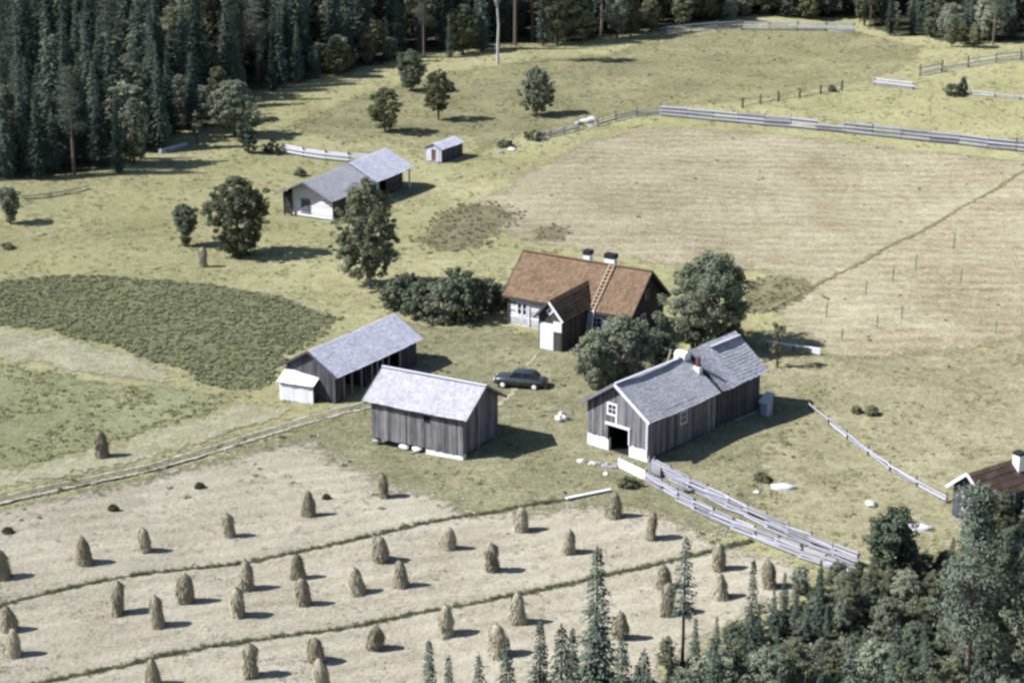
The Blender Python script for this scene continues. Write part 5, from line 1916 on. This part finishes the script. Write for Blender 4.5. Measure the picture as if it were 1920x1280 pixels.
spot_tree('leafy_tree', 1667, 1096, 950, 104, ROUND, 'dark leafy tree with a bare trunk at the right, above the young wood', 'dark_leaves', 19, 0.25, 0.18, 1.3, clump=0.5)
# the hedge of bushes left of the farmhouse
for i, (u, v, vt, w) in enumerate(((742, 578, 522, 64), (785, 592, 528, 76), (832, 602, 522, 88), (878, 600, 508, 76), (915, 585, 520, 64), (768, 558, 512, 60), (855, 572, 504, 70), (945, 575, 532, 40))):
    spot_tree('hedge_bush', u, v, vt, w, BUSH, ['leftmost low', 'second from left front', 'tall middle front', 'fourth front', 'fifth, right hand', 'rear left', 'rear middle', 'rightmost small'][i] + ' bush of the dark hedge beside the farmhouse',
              'dark_leaves', 40 + i, 0.02, 0.19, 1.2, cat='bush', clump=0.45).__setitem__('group', 'bushes of the hedge beside the farmhouse')
for i, (u, v, vt, w, m, lab) in enumerate(((15, 466, 455, 22, 'weed_leaves', 'tiny dark bush on the upper meadow at the left edge'), (950, 276, 262, 44, 'dark_leaves', 'low dark bush beside the white boulder at the field edge'), (1000, 262, 246, 50, 'olive_leaves', 'low olive bush left of the grey fence at the field edge'),
                                           (1605, 775, 762, 18, 'weed_leaves', 'small dark weed bush in the right pasture, left one'), (1632, 778, 762, 26, 'weed_leaves', 'small dark weed bush in the right pasture, right one'),
                                           (512, 288, 262, 34, 'dark_leaves', 'dark bush at the left end of the white plank fence'), (563, 330, 316, 22, 'dark_leaves', 'small bush showing behind the log building ridge'),
                                           (1428, 900, 888, 34, 'weed_leaves', 'dark weed clump above the pale boulder in the pasture'), (1560, 172, 160, 14, 'dark_leaves', 'small dark bush at the end of the stake row'),
                                           (1030, 640, 626, 16, 'dark_leaves', 'small shrub at the foot of the farmhouse wall'), (1175, 912, 896, 46, 'weed_leaves', 'dark weed clump below the low white plank wall'))):
    spot_tree('bush', u, v, vt, w, BUSH, lab, m, 60 + i, 0.02, 0.16, 1.3, cat='bush', clump=0.28)

# prototypes for the forest
SPR = [conifer(s, h, rr, 0.8, whorl=0.42, dens=0.85, spray=0.5) for s, h, rr in ((101, 15, 1.9), (102, 17, 2.0), (103, 13, 1.8), (104, 18, 2.2), (105, 11, 1.7))]
PIN = [pine(s, h, rr, b) for s, h, rr, b in ((111, 16, 2.3, 6.5), (112, 17, 2.5, 8.0))]
BIR = [broadleaf(s, h, rr, 1.2, EGG, 140, 52, 0.20, 0.6, m, 'bark') for s, h, rr, m in ((121, 12, 2.2, 'birch_leaves'), (122, 9, 2.0, 'pale_leaves'), (123, 7, 1.9, 'olive_leaves'))]
KINDS = [('spruce_tree', k) for k in SPR] + [('pine_tree', k) for k in PIN] + [('birch_tree', k) for k in BIR]
FP = fill(P_FOREST, 0.20, 5)
FP = FP[np.argsort(FP[:, 1])]
kept = []
grid = {}
for x, y in FP:
    m = 2.7
    c = (int(x // 3), int(y // 3))
    if any((x - a) ** 2 + (y - b) ** 2 < m * m for i in (-1, 0, 1) for j in (-1, 0, 1) for a, b in grid.get((c[0] + i, c[1] + j), ())):
        continue
    if y > 318 and x < -62 and y < 395:            # the clearing in the far left corner
        continue
    grid.setdefault(c, []).append((x, y))
    kept.append((x, y))
EDGE = np.array([(p[0], p[1]) for p in P_FOREST])
vis = [(x, y) for x, y in kept if abs(proj((x, y, 8))[0] - 960) < 1010]


def edge_depth(x, y):
    e = EDGE[(np.abs(EDGE[:, 0] - x) < 4) & (EDGE[:, 1] < y + 1)]
    return y - e[:, 1].max() if len(e) else 30.0


deep = {p: edge_depth(*p) for p in vis}
vis.sort(key=lambda p: deep[p])
single = [p for p in vis[:285] if proj((p[0], p[1], 16))[1] < 700]
rest = [p for p in kept if p not in set(single)]
ZONES = [(-1e9, 300, 'at the left, above the small fan shaped tree'), (300, 560, 'behind the pale leafy tree'), (560, 780, 'behind the pasture trees above the log building'), (780, 1000, 'near the white birch trunk'), (1000, 1260, 'right of the white birch trunk'), (1260, 1620, 'behind the long rail fence at the top'), (1620, 1e9, 'at the top right corner')]
NUM = ORD + ['nineteenth', 'twentieth'] + ['twenty-' + w for w in ORD[:9]] + ['thirtieth'] + ['thirty-' + w for w in ORD[:9]] + ['fortieth'] + ['forty-' + w for w in ORD[:9]] + ['fiftieth'] + ['fifty-' + w for w in ORD[:9]] + ['sixtieth'] + ['sixty-' + w for w in ORD[:9]] + ['seventieth'] + ['seventy-' + w for w in ORD[:9]] + ['%d' % n for n in range(80, 300)]
count = {}
for i, (x, y) in enumerate(sorted(single, key=lambda p: proj((p[0], p[1], 0))[0])):
    u = proj((x, y, 0))[0]
    dpt = deep[(x, y)]
    zone = next(z for z in ZONES if z[0] <= u < z[1])
    w = rng.random()
    if dpt < 4 and w < (0.2 if u < 560 else 0.4):
        k = 7 + rng.randrange(3)
        s = rng.uniform(0.45, 0.85)
    elif w < (0.80 if u < 560 else 0.70):
        k = rng.randrange(5)
        s = rng.uniform(0.45, 1.0) if dpt < 5 else rng.uniform(0.68, 1.2)
    elif w < (0.90 if u < 560 else 0.80):
        k = 5 + rng.randrange(2)
        s = rng.uniform(0.85, 1.1)
    else:
        k = 7 + rng.randrange(3)
        s = rng.uniform(0.8, 1.25)
    if u > 1620:
        s *= 0.72
    if u < 240:
        s *= 0.9
    if 430 < u < 900 and dpt < 7:
        s *= 0.75
    nm, parts = KINDS[k]
    adj = {'spruce_tree': 'dark pointed spruce', 'pine_tree': 'bare stemmed pine', 'birch_tree': 'leafy birch'}[nm]
    if dpt < 5:
        c_ = count[nm] = count.get(nm, -1) + 1
        lab = '%s %s from the left in the front row of the forest' % (NUM[c_], adj.split()[-1])
    else:
        lab = '%s in the forest %s' % (adj, zone[2])
    plant_tree(nm, parts, (x, y, th(x, y)), lab, 'tree', rng.uniform(0, 6.28), (s * rng.uniform(0.85, 1.45), s * rng.uniform(0.85, 1.45), s), 'forest trees ' + zone[2])
RP = np.array(rest)
ob = scatter('forest_trees', RP, [KINDS[i][1][0] for i in (0, 1, 2, 3, 5, 7, 8)], 0.65, 1.25, 'dense dark spruce forest filling the background', 'forest', 3)
# the two white birch stems
for u, v, vt, lab, s in ((933, 121, -130, 'tall birch with a gleaming white stem at the forest edge', 1), (668, 95, -110, 'slim birch with a pale stem among the spruces', 2)):
    b = at(u, v)
    H = min(22, rise(b, vt))
    plant_tree('birch_tree', broadleaf(130 + s, H, 2.0, H * 0.62, EGG, 40, 40, 0.28, 0.7, 'birch_leaves', 'birch_bark', trunk_r=0.22 if s == 1 else 0.14), b, lab)

# foreground wood at the lower right
fgc = [conifer(s, h, rr, 0.3, whorl=0.30, dens=1.0, spray=0.34, gap=0.08, taper=0.95) for s, h, rr in ((201, 8.0, 1.35), (202, 6.0, 1.0), (203, 4.5, 0.85))]
for i, (u, v, vt, k, wx, lab) in enumerate(((1117, 1300, 1022, 0, 1.1, 'tall dark spruce rising in front of the hay field'), (806, 1345, 1198, 1, 1.0, 'leftmost small spruce at the bottom edge'), (842, 1350, 1226, 2, 0.8, 'second small spruce from the left at the bottom edge'),
                                            (898, 1350, 1222, 2, 0.9, 'third small spruce from the left at the bottom edge'), (950, 1345, 1190, 1, 1.0, 'fourth small spruce from the left at the bottom edge'), (1012, 1335, 1160, 1, 1.0, 'pale tipped spruce left of the tall dark spruce'),
                                            (1052, 1340, 1168, 2, 1.1, 'short spruce just left of the tall dark spruce'), (1072, 1350, 1176, 1, 0.9, 'narrow spruce touching the tall dark spruce'), (1165, 1345, 1180, 1, 1.1, 'spruce just right of the tall dark spruce'),
                                            (1205, 1350, 1215, 2, 1.2, 'low spruce at the foot of the tall dark spruce'), (1532, 1185, 1065, 1, 1.0, 'dark narrow spruce below the end of the cattle lane'), (1404, 1290, 1046, 0, 0.7, 'slim spruce top in the young wood below the cattle lane'))):
    b = at(u, v)
    H = rise(b, vt)
    base = (8.0, 6.0, 4.5)[k]
    s = H / base
    plant_tree('spruce_tree', fgc[k], b, lab, 'tree', rng.uniform(0, 6.28), (s * wx, s * wx, s))
b = at(1279, 1250)
H = rise(b, 1005)
plant_tree('pine_tree', conifer(211, H, 0.95, H * 0.42, mat='spruce_needles', whorl=0.33, dens=0.8, spray=0.36, gap=0.15, taper=0.8), b, 'slim young conifer with a bare lower stem among the haystacks')
b = at(1806, 1345)
H = rise(b, 912)
plant_tree('pine_tree', pine(212, H, 1.75, H * 0.36, 46), b, 'tall dark pine with a bare trunk before the brown cottage')
b = at(1905, 1330)
H = rise(b, 962)
plant_tree('leafy_tree', broadleaf(213, H, 1.7, H * 0.2, EGG, 240, 90, 0.115, 0.5, 'pale_leaves'), b, 'tall pale leafy tree at the right edge below the cottage')
FB = [broadleaf(220 + i, h, rr, h * 0.1, pf, 140, 64, 0.095, 0.34, m) for i, (h, rr, pf, m) in enumerate(((4.5, 1.5, EGG, 'pale_leaves'), (3.6, 1.4, ROUND, 'pale_leaves'), (5.5, 1.5, TALL, 'birch_leaves'), (3.0, 1.3, BUSH, 'dark_leaves'), (4.0, 1.4, EGG, 'pine_needles')))]
hts = (4.5, 3.6, 5.5, 3.0, 4.0)
WP = fill(P_WOOD, 0.9, 21)
pts = []
for x, y in WP[np.argsort(-WP[:, 1])]:
    if all((x - a) ** 2 + (y - c) ** 2 > 1.25 ** 2 for a, c in pts):
        pts.append((x, y))
n_w = 0
for x, y in pts:
    k = rng.choice((0, 0, 1, 1, 2, 2, 3, 4, 5, 5, 5, 5))
    s = rng.uniform(0.62, 1.08)
    u, v = proj((x, y, 0))
    H = (hts[k] if k < 5 else 6.0) * s
    if abs(u - 960) > 1000 or proj((x, y, H))[1] > 1285:
        continue
    if v < 1330:
        s *= 0.46 if u < 1640 else 0.62
    if u < 1240 and v < 1400:
        continue
    z3 = 'left part' if u < 1500 else ('middle' if u < 1720 else 'right part')
    side = 'at the upper edge of the young wood,' if v < 1290 else 'at the bottom of the young wood,'
    if k == 5:
        plant_tree('spruce_tree', fgc[1], (x, y, th(x, y)), 'young spruce %s %s' % (side, z3), 'tree', rng.uniform(0, 6.28), (s, s, s), 'young spruces %s %s' % (side, z3))
    else:
        tone = ('pale birch', 'pale sallow', 'tall green birch', 'low dark bush', 'grey green young pine')[k]
        plant_tree('young_tree', FB[k], (x, y, th(x, y)), '%s %s %s' % (tone, side, z3), 'tree', rng.uniform(0, 6.28), (s, s, s), '%s group %s %s' % (tone, side, z3))
    n_w += 1

# ------------------------------------------------------------------ low growth
gr = [plant_mesh('tuft', 'grass_blades', 14, 0.22, 0.06, 0.075, s, 1.6) for s in (1, 2, 3)]
dg = [tuft_mesh('tuft', 'ditch_grass', 14, 0.34, 0.2, 0.05, 0.7, s) for s in (4, 5)]
sb = [plant_mesh('tuft', 'stubble_blades', 10, 0.24, 0.045, 0.07, s, 1.6) for s in (6, 7)]
oa = [plant_mesh('tuft', 'oat_blades', 16, 0.24, 0.12, 0.09, s, 1.0) for s in (8, 9)]
wd_ = [plant_mesh('weed', 'weed_leaves', 18, 0.2, 0.12, 0.10, s, 0.9) for s in (10, 11)]
po = [plant_mesh('potato', 'potato_leaves', 20, 0.2, 0.16, 0.10, s, 0.9) for s in (12, 13, 14)]
vp = [at(*p) for p in ((-30, 1300), (1950, 1300), (1950, 60), (1300, 40), (500, 150), (-30, 330))]
area = [(p.x, p.y) for p in vp]
P = clear(fill(area, 1.3, 31, 0.3))
for poly in (P_POT, P_OATS, P_HAY, P_BROWN, P_W1, P_WOOD, P_PALE, P_HEAD):
    P = P[~inside(poly, P)]
tr_ = np.array([(p.x, p.y) for p in (at(u, v) for u, v in TRACK)])
scatter('meadow_grass', P, gr, 0.6, 1.5, 'tufts of yellow green meadow grass', 'grass', 31)
scatter('ditch_grass', np.concatenate([along(DL1, 14, 0.12, 1), along(DL2, 15, 0.13, 2)]), dg, 0.35, 0.85, 'tall dark grass growing along the ditches', 'grass', 32)
scatter('stubble', fill(P_HAY, 1.6, 33, 0.2), sb, 0.7, 1.4, 'pale hay stubble on the mown field', 'stubble', 33)
scatter('oat_growth', fill(P_OATS, 3.0, 34, -0.3), oa, 0.6, 1.3, 'lush green growth of the field by the track', 'crop', 34)
scatter('potato_plants', fill(P_POT, 5.0, 35), po, 0.6, 1.25, 'leafy potato plants covering the field', 'crop', 35)
scatter('weeds', np.concatenate([fill(P_W1, 1.1, 36), fill(P_W2, 0.9, 37), fill(P_W3, 1.4, 38), clear(fill(P_YARD, 0.25, 39, 0.6)), fill(P_PASTURE, 0.10, 40, 0.5), fill(P_BROWN, 0.05, 41, 1.2)]), wd_, 0.5, 1.2, 'low dark weeds in patches', 'weeds', 36)
ug = [plant_mesh('undergrowth', 'dark_leaves', 46, 0.45, 0.4, 0.11, s, 0.4) for s in (21, 22)]
ug.append(plant_mesh('undergrowth', 'pale_leaves', 40, 0.4, 0.35, 0.10, 23, 0.4))
scatter('undergrowth', fill(P_WOOD, 1.6, 51), ug, 0.6, 1.5, 'leafy undergrowth on the floor of the young wood', 'undergrowth', 51)
